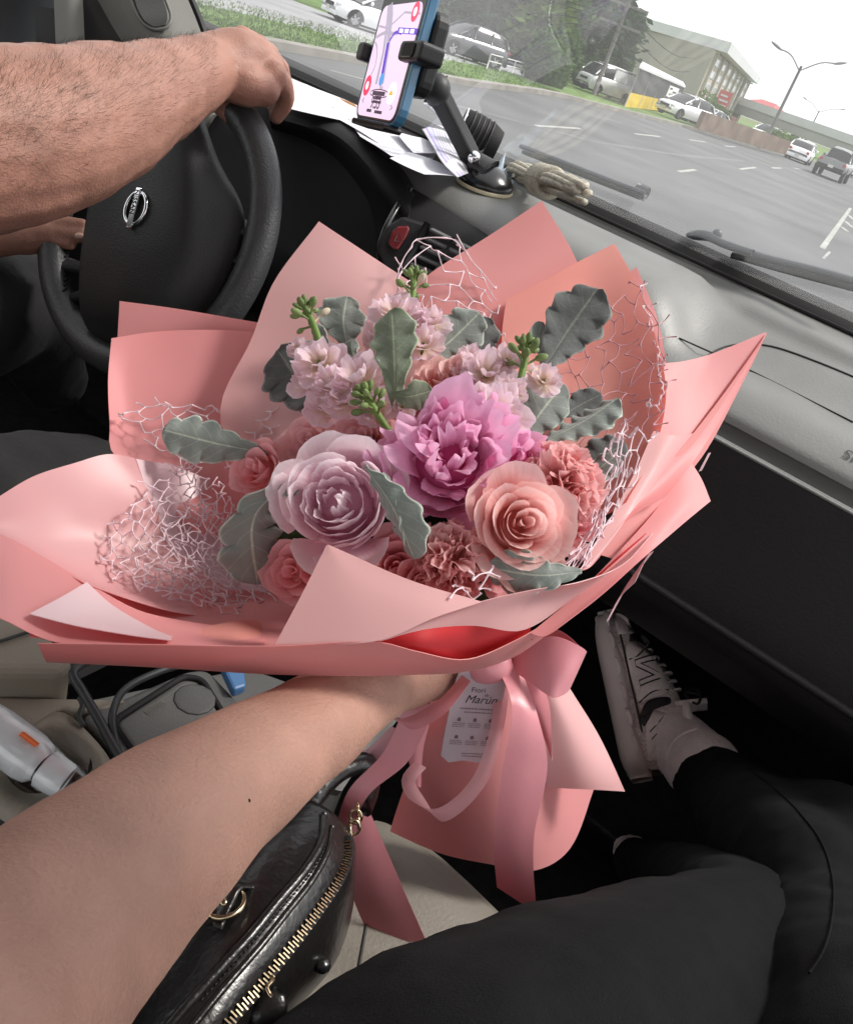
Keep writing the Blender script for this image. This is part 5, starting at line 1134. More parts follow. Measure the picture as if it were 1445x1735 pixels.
ribbon([(662, 1232, .635), (618, 1272, .665), (560, 1292, .69), (520, 1345, .70)], [(692, 1245, .635), (640, 1290, .665), (575, 1312, .69), (540, 1352, .70)], 'sheer')
ribbon([(700, 1210, .63), (690, 1270, .63), (700, 1330, .63)], [(732, 1210, .63), (716, 1270, .63), (712, 1335, .63)])
kn = MB(); kn.ball(P(822, 1128, .605), .02, .014, .013, (RT, UP, FW), 16, 10); kn.build('ribbon_knot', M['satin'], bq)
# ---- gift tag
M['card'] = mat('card', (.46, .37, .41, 1), .6, .3, var=.03)  # white card with the shade on it put into the colour
tg0, tgx, tgy = P(748, 1286, .612), P(833, 1290, .618), P(783, 1137, .594)
gt = thing('gift_tag', 'pale printed gift tag hanging from the bouquet ribbon knot', 'tag', P(809, 1140, .6))
gex = (tgx-tg0); gw = gex.length; gex.normalize(); gey = tgy-tg0; gh = gey.length; gey = (gey-gex*gey.dot(gex)).normalized(); gn = gex.cross(gey)
if gn.dot(EYE-tg0) < 0: gn = -gn
def tp_(u, v, l=.0005): return tg0+gex*(gw*u)+gey*(gh*v)+gn*l
b = MB(); hole = [(.5+.035*cos(2*pi*k/16), .915+.035*gw/gh*sin(2*pi*k/16)) for k in range(16)]
outl = [(.0+.0, .0), (.5, 0), (1, 0), (1, .5), (1, .96), (.97, 1), (.5, 1), (.03, 1), (0, .96), (0, .5)]
ol = [tuple(p)[:2] for p in spline([Vector((x, y, 0)) for x, y in [(1, .915), (1, .97), (.95, 1), (.5, 1), (.05, 1), (0, .97), (0, .915), (0, .5), (0, .0), (.5, 0), (1, 0), (1, .5), (1, .915)]], 17)][:16]
b.grid([[tp_(*h, 0) for h in hole], [tp_(*o, 0) for o in ol]], closed=True); card = solid(b.build('card', M['card'], gt, smooth=False), .0006, 0)
text('Fiori', gw*.15, M['ink'], tp_(.36, .775), gex, gey, gt, 'lettering'); text('de', gw*.09, M['ink'], tp_(.62, .735), gex, gey, gt, 'lettering', shear=.3)
text('Marún', gw*.24, M['ink'], tp_(.26, .655), gex, gey, gt, 'lettering', shear=.35)
rg = random.Random(5)
def blurb(u0, u1, v, h, parent, lift=.0006):
    b = MB(); u = u0
    while u < u1:
        w = rg.uniform(.015, .05); b.add([tp_(u, v, lift), tp_(min(u+w, u1), v, lift), tp_(min(u+w, u1), v+h, lift), tp_(u, v+h, lift)], [(0, 1, 2, 3)]); u += w+.014
    b.build('print_line', M['card_ink'], parent, smooth=False)
M['card_ink'] = mat('card_ink', (.16, .10, .12, 1), .6, .3, var=0)
blurb(.2, .9, .585, .012, gt); blurb(.3, .95, .545, .010, gt)
for j, v in enumerate((.40, .20)):
    for k in range(3):
        u = .10+k*.31
        b = MB(); b.add([tp_(u+.08, v+.045), tp_(u+.15, v+.045), tp_(u+.15, v+.075), tp_(u+.115, v+.09), tp_(u+.08, v+.075)], [(0, 1, 2, 3, 4)]); b.build('icon', M['card_ink'], gt, smooth=False)
        for q in range(3): blurb(u, u+.24, v+.02-q*.02, .007, gt)
blurb(.38, .85, .075, .010, gt); blurb(.38, .85, .045, .010, gt)
# ================================================================== PEOPLE
def skin(name, c, tint):
    m = mat(name, c, .5, .35, var=.15, vscale=22, bump=.4, bscale=420, detail=6)
    b = m.node_tree.nodes['Principled BSDF']; b.inputs['Subsurface Weight'].default_value = .12; b.inputs['Subsurface Radius'].default_value = (.012, .005, .003); b.inputs['Subsurface Scale'].default_value = .5
    return m
M['skin_man'] = skin('skin_man', (.385, .195, .145, 1), 0)
M['skin_woman'] = skin('skin_woman', (.43, .24, .185, 1), 0)
M['hair'] = mat('hair', (.02, .014, .01, 1), .6, .3, var=0)
M['legging'] = mat('legging', (.0052, .0054, .0066, 1), .8, .12, var=.12, vscale=60, bump=.5, bscale=500, sheen=.02, stretch=(1, 1, 6))
M['trouser'] = mat('trouser', (.02, .02, .021, 1), .85, .2, var=.2, vscale=12, bump=.6, bscale=120, sheen=.06)
M['sock'] = mat('sock', (.88, .78, .77, 1), .9, .2, var=.08, vscale=60, bump=.8, bscale=260, sheen=.4)
def flesh(b, name, m, parent, vox, smooth_it=6, fac=.5, disp=None):
    o = b.build(name, m, parent); o.data.validate()
    mod(o, 'REMESH', mode='VOXEL', voxel_size=vox, use_smooth_shade=True)
    mod(o, 'SMOOTH', iterations=smooth_it, factor=fac)
    if disp:
        tx = bpy.data.textures.new(name, 'CLOUDS'); tx.noise_scale = disp[0]; tx.noise_depth = 3; mod(o, 'DISPLACE', texture=tx, strength=disp[1], mid_level=.5, texture_coords='GLOBAL')
    return o
def limb(b, st, n=18, k=40, flat=1.0):
    pts = [P(*s[:3]) for s in st]; q = spline(pts, k); L = [0]
    rad = [Vector((s[3], 0, 0)) for s in st]
    # radius follows the same chord parameter
    tot = [0]
    for a, c in zip(pts, pts[1:]): tot.append(tot[-1]+(c-a).length)
    rr = []
    for i in range(k):
        s = tot[-1]*i/(k-1); j = 0
        while j < len(tot)-2 and s > tot[j+1]: j += 1
        t = (s-tot[j])/(tot[j+1]-tot[j]); t = t*t*(3-2*t); rr.append(st[j][3]*(1-t)+st[j+1][3]*t)
    b.tube(q, rr, n, flat=flat); b.ball(q[0], rr[0]*.98); b.ball(q[-1], rr[-1]*.98)
# --- driver: right arm over the wheel, left hand behind it
drv = thing('person', 'driver in dark trousers with one hairy bare forearm resting over the steering wheel', 'person', P(-300, 700, 1.0))
b = MB()
limb(b, [(-420, 60, .70, .085), (-210, 225, .68, .085), (-60, 240, .73, .078), (60, 226, .78, .0735), (165, 196, .85, .066), (255, 160, .93, .0535), (318, 132, .99, .044), (362, 112, 1.03, .037), (400, 104, 1.06, .036)])
# palm, four fingers folded over the rim, thumb and fingertips below it
limb(b, [(362, 112, 1.03, .036), (398, 102, 1.05, .037), (428, 108, 1.065, .034), (448, 122, 1.075, .028)], 16, 24)
limb(b, [(385, 128, 1.035, .028), (420, 142, 1.045, .027), (446, 150, 1.055, .022)], 14, 16)
for kx, ky, kd, pp in [(412, 66, 1.105, [(434, 74, 1.13), (440, 110, 1.165), (424, 150, 1.175)]), (436, 80, 1.095, [(456, 92, 1.12), (463, 128, 1.15), (448, 172, 1.16)]),
                       (455, 100, 1.08, [(473, 116, 1.10), (480, 150, 1.125), (466, 188, 1.135)]), (464, 126, 1.06, [(479, 142, 1.075), (482, 170, 1.10), (468, 197, 1.115)])]:
    limb(b, [(kx-34, ky+20, kd-.02, .017), (kx, ky, kd, .0158)], 10, 10)
    b.ball(P(kx, ky, kd-.004), .0168)
    limb(b, [(kx, ky, kd, .0152), (pp[0][0], pp[0][1], pp[0][2], .0128), (pp[1][0], pp[1][1], pp[1][2], .0122), (pp[2][0], pp[2][1], pp[2][2], .0098)], 10, 22)
    b.ball(P(*pp[0]), .0137)
limb(b, [(384, 140, 1.045, .019), (374, 160, 1.07, .0145), (378, 180, 1.085, .0135), (390, 195, 1.085, .0118)], 10, 16)
limb(b, [(402, 150, 1.08, .0125), (394, 176, 1.105, .0122), (404, 199, 1.11, .0105)], 10, 12)
# chest links both arms (outside the frame)
limb(b, [(-420, 60, .70, .085), (-560, 240, .75, .12), (-560, 480, .85, .12), (-380, 500, 1.05, .07), (-200, 430, 1.16, .05), (-60, 404, 1.2, .036), (20, 398, 1.21, .027)], 16, 40)
limb(b, [(10, 398, 1.21, .026), (50, 398, 1.22, .028), (85, 398, 1.22, .022)], 12, 12)
for x0, y0, x1, y1, r in [(70, 384, 138, 380, .0105), (72, 398, 140, 400, .0115), (66, 410, 120, 414, .0105)]:
    limb(b, [(x0, y0, 1.22, r*1.15), ((x0+x1)/2, (y0+y1)/2-4, 1.215, r), (x1, y1, 1.22, r*.85)], 10, 12)
dbody = flesh(b, 'body', M['skin_man'], drv, .0033, 5, disp=(.035, .004))
b = MB(); b.ball(hit(bvh(dbody), 134, 399)[0], .0075, .0045, .003, (RT, UP, FW)); b.build('fingernail', mat('nail', (.6, .38, .33, 1), .35, .5, var=0), drv)
b = MB(); limb(b, [(-560, 200, .76, .17), (-580, 520, .86, .17), (-560, 800, .95, .17)], 16, 16); b.build('shirt', M['trouser'], drv)
b = MB()
limb(b, [(-420, 900, .88, .12), (-120, 880, .98, .10), (120, 838, 1.12, .083), (175, 850, 1.17, .075)], 20, 24)
limb(b, [(175, 850, 1.17, .078), (210, 960, 1.3, .06), (240, 1050, 1.45, .05)], 16, 16)
limb(b, [(-420, 640, 1.12, .11), (-120, 560, 1.22, .095), (30, 510, 1.33, .085)], 20, 20)
limb(b, [(30, 510, 1.33, .085), (90, 640, 1.5, .06)], 16, 12)
flesh(b, 'trousers', M['trouser'], drv, .011, 6, disp=(.08, .02))
# arm hair
tb = bvh(dbody); hb = MB(); rg = random.Random(9)
cnt = 0
while cnt < 7500:
    x = rg.uniform(-10, 365); yc = 240-.33*max(0, x-40); y = yc+rg.uniform(-150, 105)*(1-.0012*x)
    p, n = hit(tb, x, y)
    if (p-P(x, y, .9)).length > .35: cnt += 1; continue
    if rg.random() > .35+.65*max(0, min(1, (yc-y+50)/130)): cnt += 1; continue
    d = (RT*(.6+rg.uniform(-.9, .5))-UP*rg.uniform(-.5, .9)+n*rg.uniform(.2, .9)).normalized()
    L = rg.uniform(.004, .012); s = d.cross(n).normalized()*rg.uniform(.00005, .0001); q = p+d*L*.55+n*.001; e = p+d*L-n*.001
    hb.add([p-s, p+s, q+s*.8, q-s*.8, e], [(0, 1, 2, 3), (3, 2, 4)]); cnt += 1
for k in range(420):
    x = rg.uniform(60, 330); lo = 30
    for y in range(20, 200, 3):
        h = tb.ray_cast(EYE, ray(x, y).normalized())
        if h[0] is not None: break
    p = h[0] or P(x, 90, .9); n = UP; d = (UP*rg.uniform(.3, .8)+RT*rg.uniform(.2, .9)).normalized(); L = rg.uniform(.005, .012); s = RT*.0001
    hb.add([p-s, p+s, p+d*L], [(0, 1, 2)])
ho = hb.build('arm_hair', M['hair'], drv, smooth=False); tag(ho, kind='stuff')
# --- passenger: left forearm, crossed legs
pas = thing('person', 'passenger in black leggings and pale sneakers whose bare forearm holds the bouquet', 'person', P(800, 2000, .5))
b = MB()
limb(b, [(-330, 2100, .22, .055), (-170, 1850, .255, .052), (-40, 1705, .29, .0475), (108, 1560, .335, .0452), (250, 1432, .385, .0418), (394, 1320, .44, .0358), (520, 1238, .50, .0318), (600, 1182, .545, .0270), (650, 1150, .57, .026)], 22, 60)
limb(b, [(640, 1155, .57, .026), (690, 1130, .60, .030), (730, 1120, .62, .026)], 14, 16)
for i, (dy, dd) in enumerate([(-48, -.03), (-26, -.02), (-4, -.005), (20, .01)]):
    limb(b, [(700, 1132+dy*.5, .605+dd*.5, .012), (745, 1120+dy, .60+dd, .0095), (785, 1128+dy, .625+dd, .0085), (800, 1140+dy, .655+dd, .0075)], 10, 14)
limb(b, [(690, 1150, .60, .013), (720, 1165, .635, .011), (760, 1160, .66, .0095)], 10, 12)
pbody = flesh(b, 'body', M['skin_woman'], pas, .0038, 10, disp=(.06, .003))
pb_ = bvh(pbody); p, n = hit(pb_, 422, 1357, .0001); mb = MB(); mb.ball(p, .0007, .0009, .0004, (RT, UP, FW), 8, 6); mb.build('mole', M['hair'], pas)
b = MB()
# left thigh across the foreground, its shin going down below the other leg
limb(b, [(560, 2150, .40, .10), (720, 1965, .45, .098), (900, 1835, .51, .093), (1080, 1735, .585, .088), (1210, 1655, .67, .078), (1270, 1600, .74, .066)], 26, 40)
limb(b, [(1270, 1600, .74, .066), (1200, 1530, .93, .058), (1110, 1480, 1.20, .045), (1075, 1460, 1.36, .036)], 20, 24)
leg_l = flesh(b, 'leggings', M['legging'], pas, .007, 6, disp=(.05, .008))
b = MB()
# right leg: ankle, calf, knee, thigh
limb(b, [(1195, 1312, 1.175, .0475), (1235, 1352, 1.10, .056), (1290, 1415, .98, .066), (1345, 1470, .87, .066), (1385, 1520, .80, .064), (1405, 1570, .755, .064)], 26, 40)
limb(b, [(1405, 1570, .755, .064), (1420, 1650, .69, .076), (1470, 1800, .58, .09), (1520, 1990, .50, .10)], 24, 30)
limb(b, [(1260, 1330, 1.13, .03), (1330, 1380, 1.05, .05), (1420, 1440, .93, .07), (1470, 1540, .82, .075), (1480, 1650, .72, .08)], 18, 24)
leg_r = flesh(b, 'leggings', M['legging'], pas, .007, 8, disp=(.05, .009))
tl = bvh(leg_r)
b = MB(); b.tube(pxhits(tl, [(1268, 1303), (1310, 1335), (1352, 1375), (1390, 1425), (1408, 1475), (1413, 1520), (1408, 1570), (1394, 1615), (1372, 1650)], 80, .0004), .0010, 6); b.build('seam', M['legging'], leg_r)
b = MB()
limb(b, [(1076, 1205, 1.31, .038), (1118, 1228, 1.285, .043), (1158, 1268, 1.235, .0475), (1197, 1306, 1.170, .051)], 26, 24)
sk = flesh(b, 'sock', M['sock'], pas, .0045, 4, disp=(.03, .005))
def cuff(tree, pts, r, m, parent, name): q = MB(); q.tube(spline([hit(tree, x, y, .0003)[0] for x, y in pts], 24), r, 8); q.build(name, m, parent)
ts_ = bvh(sk)
cuff(ts_, [(1128, 1290), (1138, 1262), (1156, 1244), (1180, 1236)], .0022, M['sock'], sk, 'sock_cuff')
# --- sneakers
M['shoe'] = mat('shoe', (.86, .76, .74, 1), .75, .3, var=.1, vscale=30, bump=.5, bscale=300)
M['shoe_mesh'] = mat('shoe_mesh', (.74, .64, .62, 1), .85, .2, var=.25, vscale=300, bump=1, bscale=600)
M['shoe_dark'] = mat('shoe_dark', (.035, .03, .032, 1), .5, .4, var=.1)
M['sole'] = mat('sole', (.80, .70, .68, 1), .65, .3, var=.08)
def sneaker(heel, toe, upref, L, label=None):
    ex = (toe-heel).normalized(); ez = (upref-ex*upref.dot(ex)).normalized(); ey = ez.cross(ex)
    if ey.dot(EYE-heel) < 0: ey = -ey
    def V(x, y, z): return heel+ex*(x*L/.27)+ey*(y*1.18*L/.27)+ez*(z*1.22*L/.27)
    xs = [0, .008, .03, .07, .11, .15, .19, .22, .245, .262, .27]
    hw = [.018, .028, .034, .035, .036, .041, .045, .043, .036, .024, .010]
    hh = [.088, .096, .100, .092, .094, .086, .070, .058, .048, .036, .024]
    def I(a, x):
        for i in range(len(xs)-1):
            if x <= xs[i+1]: t = (x-xs[i])/(xs[i+1]-xs[i]); return a[i]*(1-t)+a[i+1]*t
        return a[-1]
    up = MB(); rows = []
    for i in range(31):
        x = .27*i/30; w = I(hw, x); h = I(hh, x); row = []
        for k in range(21):
            a = pi*k/20; row.append(V(x, w*cos(a)*(1-.25*sin(a)**2*(x < .17)), .022+(h-.022)*sin(a)**.72))
        rows.append(row)
    up.grid(rows); o = up.build('sneaker', M['shoe_mesh'], pas); mod(o, 'SUBSURF', levels=1, render_levels=1)
    so = MB(); rows = []
    for i in range(33):
        x = -.008+.288*i/32; xc = min(max(x, 0), .27); w = I(hw, xc)+.007-(.012 if x < 0 or x > .27 else 0); zt = .032+.004*cos(x*40); tz = .012*max(0, (x-.2)/.08)**2; hz = .01*max(0, (.04-x)/.05)**2
        rows.append([V(x, w*.85, 0+tz+hz), V(x, w, .010+tz), V(x, w+.002, .022+tz), V(x, w-.002, zt+tz*.4), V(x, 0, zt+tz*.4), V(x, -w+.002, zt+tz*.4), V(x, -w-.002, .022+tz), V(x, -w, .010+tz), V(x, -w*.85, tz+hz)])
    so.grid(rows, closed=True); n = 9; so.f += [tuple(range(n)), tuple(len(so.v)-n+i for i in reversed(range(n)))]; so.m += [0, 0]
    s = so.build('sole', M['sole'], o); mod(s, 'SUBSURF', levels=1, render_levels=1)
    tr = bvh(o)
    def side(x, z, lift=.001):                               # a point on the wall of the shoe facing us
        p0 = V(x, .12, z); h = tr.ray_cast(p0, -ey)
        return (h[0]+h[1]*lift*(1 if h[1].dot(ey) > 0 else -1)) if h[0] is not None else V(x, I(hw, x), z)
    def overlay(name, poly, m, lift, th=.0016):              # a stitched panel that follows the wall
        q = resamp([(x*1000, z*1000) for x, z in poly], 33); cx = sum(p[0] for p in poly)/len(poly); cz = sum(p[1] for p in poly)/len(poly); g = []
        for f in (0, .35, .7, 1): g.append([side(cx+(p.x/1000-cx)*f, cz+(p.y/1000-cz)*f, lift) for p in q])
        b = MB(); b.grid(g); oo = b.build(name, m, o); solid(oo, th, 0); return oo
    overlay('side_panel', [(.012, .035), (.05, .04), (.085, .05), (.075, .075), (.04, .088), (.012, .08)], M['shoe'], .0014)
    overlay('side_panel', [(.10, .038), (.165, .036), (.20, .045), (.185, .068), (.15, .083), (.115, .078)], M['shoe'], .0014)
    overlay('toe_cap', [(.215, .034), (.25, .032), (.266, .034), (.255, .044), (.235, .052), (.218, .052)], M['shoe'], .0014)
    overlay('side_stripe', [(.075, .036), (.10, .05), (.105, .078), (.095, .078), (.085, .055), (.062, .040)], M['shoe_dark'], .0024, .001)
    overlay('side_stripe', [(.20, .045), (.216, .05), (.205, .066), (.192, .072), (.2, .058)], M['shoe_dark'], .0022, .001)
    def bead(pts, r, m, name='stitch_line'): b = MB(); b.tube(spline([side(x, z, .0018) for x, z in pts], 16), r, 6); b.build(name, m, o)
    for k in range(6): overlay('sole_pod', [(.02+.042*k, .008), (.05+.042*k, .008), (.056+.042*k, .016), (.045+.042*k, .026), (.025+.042*k, .026), (.016+.042*k, .016)], M['shoe'] if k % 2 else M['sole'], .009, .003)
    bead([(.0, .034), (.07, .036), (.14, .036), (.21, .036), (.262, .034)], .0016, M['shoe_dark'])
    bead([(.10, .04), (.115, .06), (.118, .08)], .0012, M['shoe_dark']); bead([(.19, .07), (.175, .052), (.17, .04)], .0012, M['shoe_dark']); bead([(.012, .08), (.04, .09), (.08, .083)], .0012, M['shoe_dark'])
    for k in range(2): bead([(.04+.012*k, .045), (.062+.012*k, .066)], .0016, M['chrome'], 'silver_bar')
    # slanted block letter on the side panel
    def lp(u, v): return (.130+.033*u+.010*v, .046+.026*v)
    for m_, sc, lf in ((M['shoe_dark'], 1.0, .0034), (M['shoe'], .55, .0044)):
        for (a, c, w) in [((0, 0), (0, 1), .16), ((1, 0), (1, 1), .16), ((0.02, 1), (.98, 0), .18)]:
            w2 = w*sc; g = []
            for f in range(5):
                t = .04*(1-sc)+f/4*(1-.08*(1-sc)); u = a[0]+(c[0]-a[0])*t; v = a[1]+(c[1]-a[1])*t
                g.append([side(*lp(u-w2, v), lf), side(*lp(u+w2, v), lf)])
            b = MB(); b.grid(g); solid(b.build('letter_stroke', m_, o, smooth=False), .0008, 0)
    for k in range(6):                                       # laces across the throat
        x = .122+k*.0145; zt = I(hh, x)+.001; w = .017+.0015*k
        b = MB(); b.tube(spline([V(x-.004, w, zt-.008), V(x, w*.4, zt+.003), V(x+.003, -w*.4, zt+.003), V(x+.006, -w, zt-.008)], 10), .0024, 6, flat=.6); b.build('lace', M['shoe'], o)
    b = MB(); b.tube(spline([V(.118, .0, .102), V(.10, .02, .118), V(.085, .028, .112), V(.10, .012, .104), V(.118, 0, .102), V(.125, -.02, .12), V(.10, -.034, .118), V(.118, -.004, .104)], 30), .002, 6); b.build('lace_bow', M['shoe_dark'], o)
    b = MB(); b.tube(spline([V(.1+0.034*cos(t_*.63)-.038, .03*sin(t_*.63), .094+.006*abs(cos(t_*.63))) for t_ in range(11)], 40), .007, 8, cap=False); b.build('collar', M['shoe'], o)
    b = MB(); g = [[V(.095, y, .085+(.006 if abs(y) < .015 else 0)) for y in (-.022, -.01, 0, .01, .022)], [V(.092, y, .125) for y in (-.020, -.01, 0, .01, .020)]]; b.grid(g); solid(b.build('tongue', M['shoe'], o), .006, 0)
    return o
sneaker(P(1056, 1318, 1.245), P(1010, 1098, 1.35), RT*1.0+UP*.18-FW*.22, .25)
sneaker(P(1050, 1440, 1.42), P(1000, 1590, 1.36), RT*.55+UP*.5-FW*.3, .25)
b = MB(); limb(b, [(1075, 1460, 1.36, .038), (1062, 1452, 1.40, .038)], 16, 8); b.build('sock', M['sock'], pas)
# ================================================================== HANDBAG
bg_ = thing('handbag', 'glossy black leather handbag with a brass zip lying on the seat', 'handbag', P(420, 1700, .62))
brow = [[(500, 1392, .64), (515, 1362, .60), (552, 1378, .588), (583, 1412, .592), (594, 1440, .605), (590, 1475, .65)],
        [(400, 1480, .62), (452, 1425, .565), (530, 1440, .552), (572, 1490, .558), (588, 1530, .582), (578, 1575, .65)],
        [(310, 1580, .58), (370, 1525, .525), (462, 1545, .508), (508, 1590, .515), (555, 1620, .55), (542, 1652, .63)],
        [(230, 1700, .55), (290, 1640, .495), (385, 1650, .472), (432, 1684, .48), (485, 1690, .52), (482, 1722, .61)],
        [(150, 1830, .52), (210, 1760, .465), (305, 1765, .442), (352, 1790, .45), (405, 1800, .50), (412, 1830, .59)],
        [(60, 1980, .50), (120, 1900, .44), (215, 1900, .42), (262, 1920, .43), (320, 1930, .48), (330, 1960, .56)]]
bgG = loft([PP(r) for r in brow], 40, 60)
m = MB(); m.grid(bgG); bbody = solid(m.build('body', M['leather_black'], bg_), .004, -1)
m = MB(); e0 = bgG[0]; cen = sum(e0, Vector())/len(e0)+FW*.01; m.add([cen]+e0, [(0, i+1, i+2) for i in range(len(e0)-1)]); m.build('end_panel', M['leather_black'], bg_)
tbg = bvh(bbody)
def onbag(pts, lift, n): return spline([hit(tbg, x, y, lift)[0] for x, y in pts], n)
zl = [(586, 1420), (586, 1455), (570, 1495), (540, 1540), (505, 1588), (468, 1634), (432, 1680), (395, 1722), (362, 1765)]
zq = onbag(zl, .001, 140)
zp = MB(); zp.tube(zq, .0042, 8, flat=.35, upv=-FW); zip_ = zp.build('zip', M['soft_black'], bg_)
tm = MB(); tm.box((0, 0, 0), .0009, .0046, .0014); tm_o = None
for k in range(4, 136, 2):
    t = (zq[min(k+1, 139)]-zq[k-1]).normalized(); _, n = Vector(), -ray(*proj(zq[k])[:2]).normalized(); s = t.cross(n).normalized(); n = s.cross(t)
    if tm_o is None: tm_o = tm.build('zip_tooth', M['gold'], zip_, smooth=False); o = tm_o; o.matrix_parent_inverse = Matrix()
    else: o = tm_o.copy(); COL.objects.link(o)
    q = zq[k]+n*.002+s*(.0008 if k % 4 else -.0008); o.matrix_basis = Matrix(((t.x, s.x, n.x, q.x), (t.y, s.y, n.y, q.y), (t.z, s.z, n.z, q.z), (0, 0, 0, 1)))
    zip_m = Matrix.Translation(-Vector(bg_['loc0'])) if False else None
for pts, r in (([(548, 1382), (545, 1425), (520, 1470), (470, 1530), (425, 1585), (370, 1645), (320, 1700), (270, 1760)], .0032), ([(562, 1402), (556, 1440), (530, 1490), (485, 1548), (440, 1605), (392, 1660), (350, 1710), (310, 1760)], .0022)):
    m = MB(); m.tube(onbag(pts, .0, 50), r, 8); m.build('piping', M['leather_black'], bg_)
st_ = onbag([(554, 1395), (551, 1432), (526, 1480), (478, 1539), (432, 1595), (380, 1653), (335, 1705)], .0008, 90)
m = MB()
for k in range(0, 88, 2): m.tube([st_[k], st_[k+1]], .0006, 4)
tag(m.build('stitching', M['dash_low'], bg_), kind='stuff')
rc, rn = hit(tbg, 388, 1545, .004); rx = (zq[60]-zq[40]).normalized(); ry = rx.cross(rn).normalized()
m = MB(); m.tube([rc+rx*(.0115*cos(2*pi*k/28))+ry*(.0105*sin(2*pi*k/28))+rn*(.004+.003*sin(2*pi*k/28)) for k in range(29)], .0016, 8, cap=False); m.build('ring', M['gold'], bg_)
m = MB(); m.tube(spline([rc-rx*.02-rn*.003, rc-rx*.011+rn*.006, rc+rn*.003, rc+rx*.014-rn*.003], 12), .006, 8, flat=.35, upv=rn); m.build('ring_tab', M['leather_black'], bg_)
m = MB(); m.ball(rc+rn*.004, .003, .003, .002); m.build('stud', M['gold'], bg_)
hp_ = spline(PP([(512, 1380, .605), (535, 1345, .615), (568, 1310, .63), (602, 1294, .645), (628, 1296, .655), (632, 1330, .655), (618, 1370, .635)]), 26)
m = MB(); m.tube(hp_, .0085, 10, flat=.6, upv=-FW); m.build('handle', M['leather_black'], bg_)
for k, (x, y) in enumerate([(607, 1372), (603, 1384), (608, 1394), (600, 1402), (594, 1410)]):
    c = P(x, y, .612-.004*k); a1 = (RT if k % 2 else FW); m = MB(); m.tube([c+a1*(.004*cos(2*pi*i/14))+UP*(.005*sin(2*pi*i/14)) for i in range(15)], .0011, 6, cap=False); m.build('chain_link', M['gold'], bg_)
m = MB(); m.tube(spline(PP([(455, 1650, .485), (462, 1662, .478), (452, 1675, .472), (460, 1690, .47)]), 10), .0014, 6); m.build('zip_slider', M['gold'], bg_)
pl2 = onbag([(455, 1668), (446, 1690), (436, 1715), (428, 1745)], .007, 10); m = MB(); m.tube(pl2, [.003, .006, .0085, .0095, .010, .0105, .0105, .010, .009, .006], 10, flat=.3, upv=-FW); m.build('zip_puller', M['leather_black'], bg_)
m = MB(); m.ball(hit(tbg, 541, 1632, .002)[0], .006, .006, .004); m.build('foot_stud', M['gloss_black'], bg_)

# ================================================================== PHONE AND ITS HOLDER
td = bvh(dash)
mb0, mn = hit(td, 820, 318)
pm = thing('phone_holder', 'black phone holder on a suction cup with a jointed arm', 'phone holder', mb0)
D0 = proj(mb0)[2]
m = MB(); UPZ = Vector((0, 0, 1)); bx, by = Vector((1, 0, 0)), mn.cross(Vector((1, 0, 0))).normalized()
m.grid([[mb0+bx*(r*cos(2*pi*k/28))+by*(r*sin(2*pi*k/28))+mn*z for k in range(28)] for r, z in ((.042, .0005), (.0425, .004), (.041, .0055))], closed=True); M['cream_rubber'] = mat('cream_rubber', (.62, .55, .38, 1), .5, .4, var=.05); m.build('suction_cup', M['cream_rubber'], pm)
m = MB(); m.grid([[mb0+bx*(r*cos(2*pi*k/28))+by*(r*sin(2*pi*k/28))+mn*z for k in range(28)] for r, z in ((.0405, .0055), (.041, .010), (.036, .018), (.026, .026), (.012, .032), (.001, .034))], closed=True); m.build('base', M['gloss_black'], pm)
jt = P(800, 270, D0-.01); m = MB()
m.tube(spline([mb0+mn*.02, (mb0+mn*.02).lerp(jt, .6), jt], 10), [.030, .029, .027, .025, .024, .023, .022, .021, .019, .015], 14, flat=.75); m.build('neck', M['black_plastic'], pm)
m = MB(); m.ball(P(803, 266, D0-.04), .009, .009, .009); m.build('joint_screw', M['chrome'], pm)
ah = P(738, 150, D0-.12); m = MB(); m.tube(spline([jt, P(772, 215, D0-.05), P(748, 168, D0-.10), ah], 16), .017, 4, flat=.55, upv=-FW); bevel(m.build('arm', M['black_plastic'], pm, smooth=False), .003)
m = MB(); m.tube(spline([P(790, 255, D0+.0), P(752, 200, D0-.03), P(722, 172, D0-.08)], 8), .004, 6); m.build('arm_rod', M['chrome'], pm)
DP = D0-.16
PBL, PTL = P(603, 198, DP), P(652, 4, DP-.045); pey = (PTL-PBL); vis = pey.length; pey.normalize()
bd = min((abs((P(664, 233, DP-k*.001)-PBL).normalized().dot(pey)), k) for k in range(0, 110))[1]
pex = P(664, 233, DP-bd*.001)-PBL; pw = pex.length; pex.normalize(); pex = (pex-pey*pex.dot(pey)).normalized(); pn = pex.cross(pey)
if pn.dot(EYE-PBL) < 0: pn = -pn
ph_h = vis/.83

def Q(u, v, l=0): return PBL+pex*(pw*u)+pey*(ph_h*v)+pn*l
phn = thing('smartphone', 'smartphone in a clear blue edged case showing a map with a purple route', 'smartphone', Q(.5, 0))
M['case_blue'] = mat('case_blue', (.08, .24, .42, 1), .2, .6, var=.1, coat=.5)
def rrect(u0, v0, u1, v1, r, l, n=5):
    out = []; ra = r*pw/ph_h
    for cx, cy, a0 in ((u1-r, v0+ra, -pi/2), (u1-r, v1-ra, 0), (u0+r, v1-ra, pi/2), (u0+r, v0+ra, pi)):
        for k in range(n): a = a0+pi/2*k/(n-1); out.append(Q(cx+r*cos(a), cy+ra*sin(a), l))
    return out
def plate(name, a, m, l, th, parent): b = MB(); b.prism(rrect(*a, l), pn*(-th)); return b.build(name, m, parent, smooth=False)
bevel(plate('case', (-.03, -.015, 1.03, 1.015, .14), M['case_blue'], .0015, .012, phn), .002)
bevel(plate('body', (0.0, 0, 1, 1, .12), M['gloss_black'], .0022, .006, phn), .001)
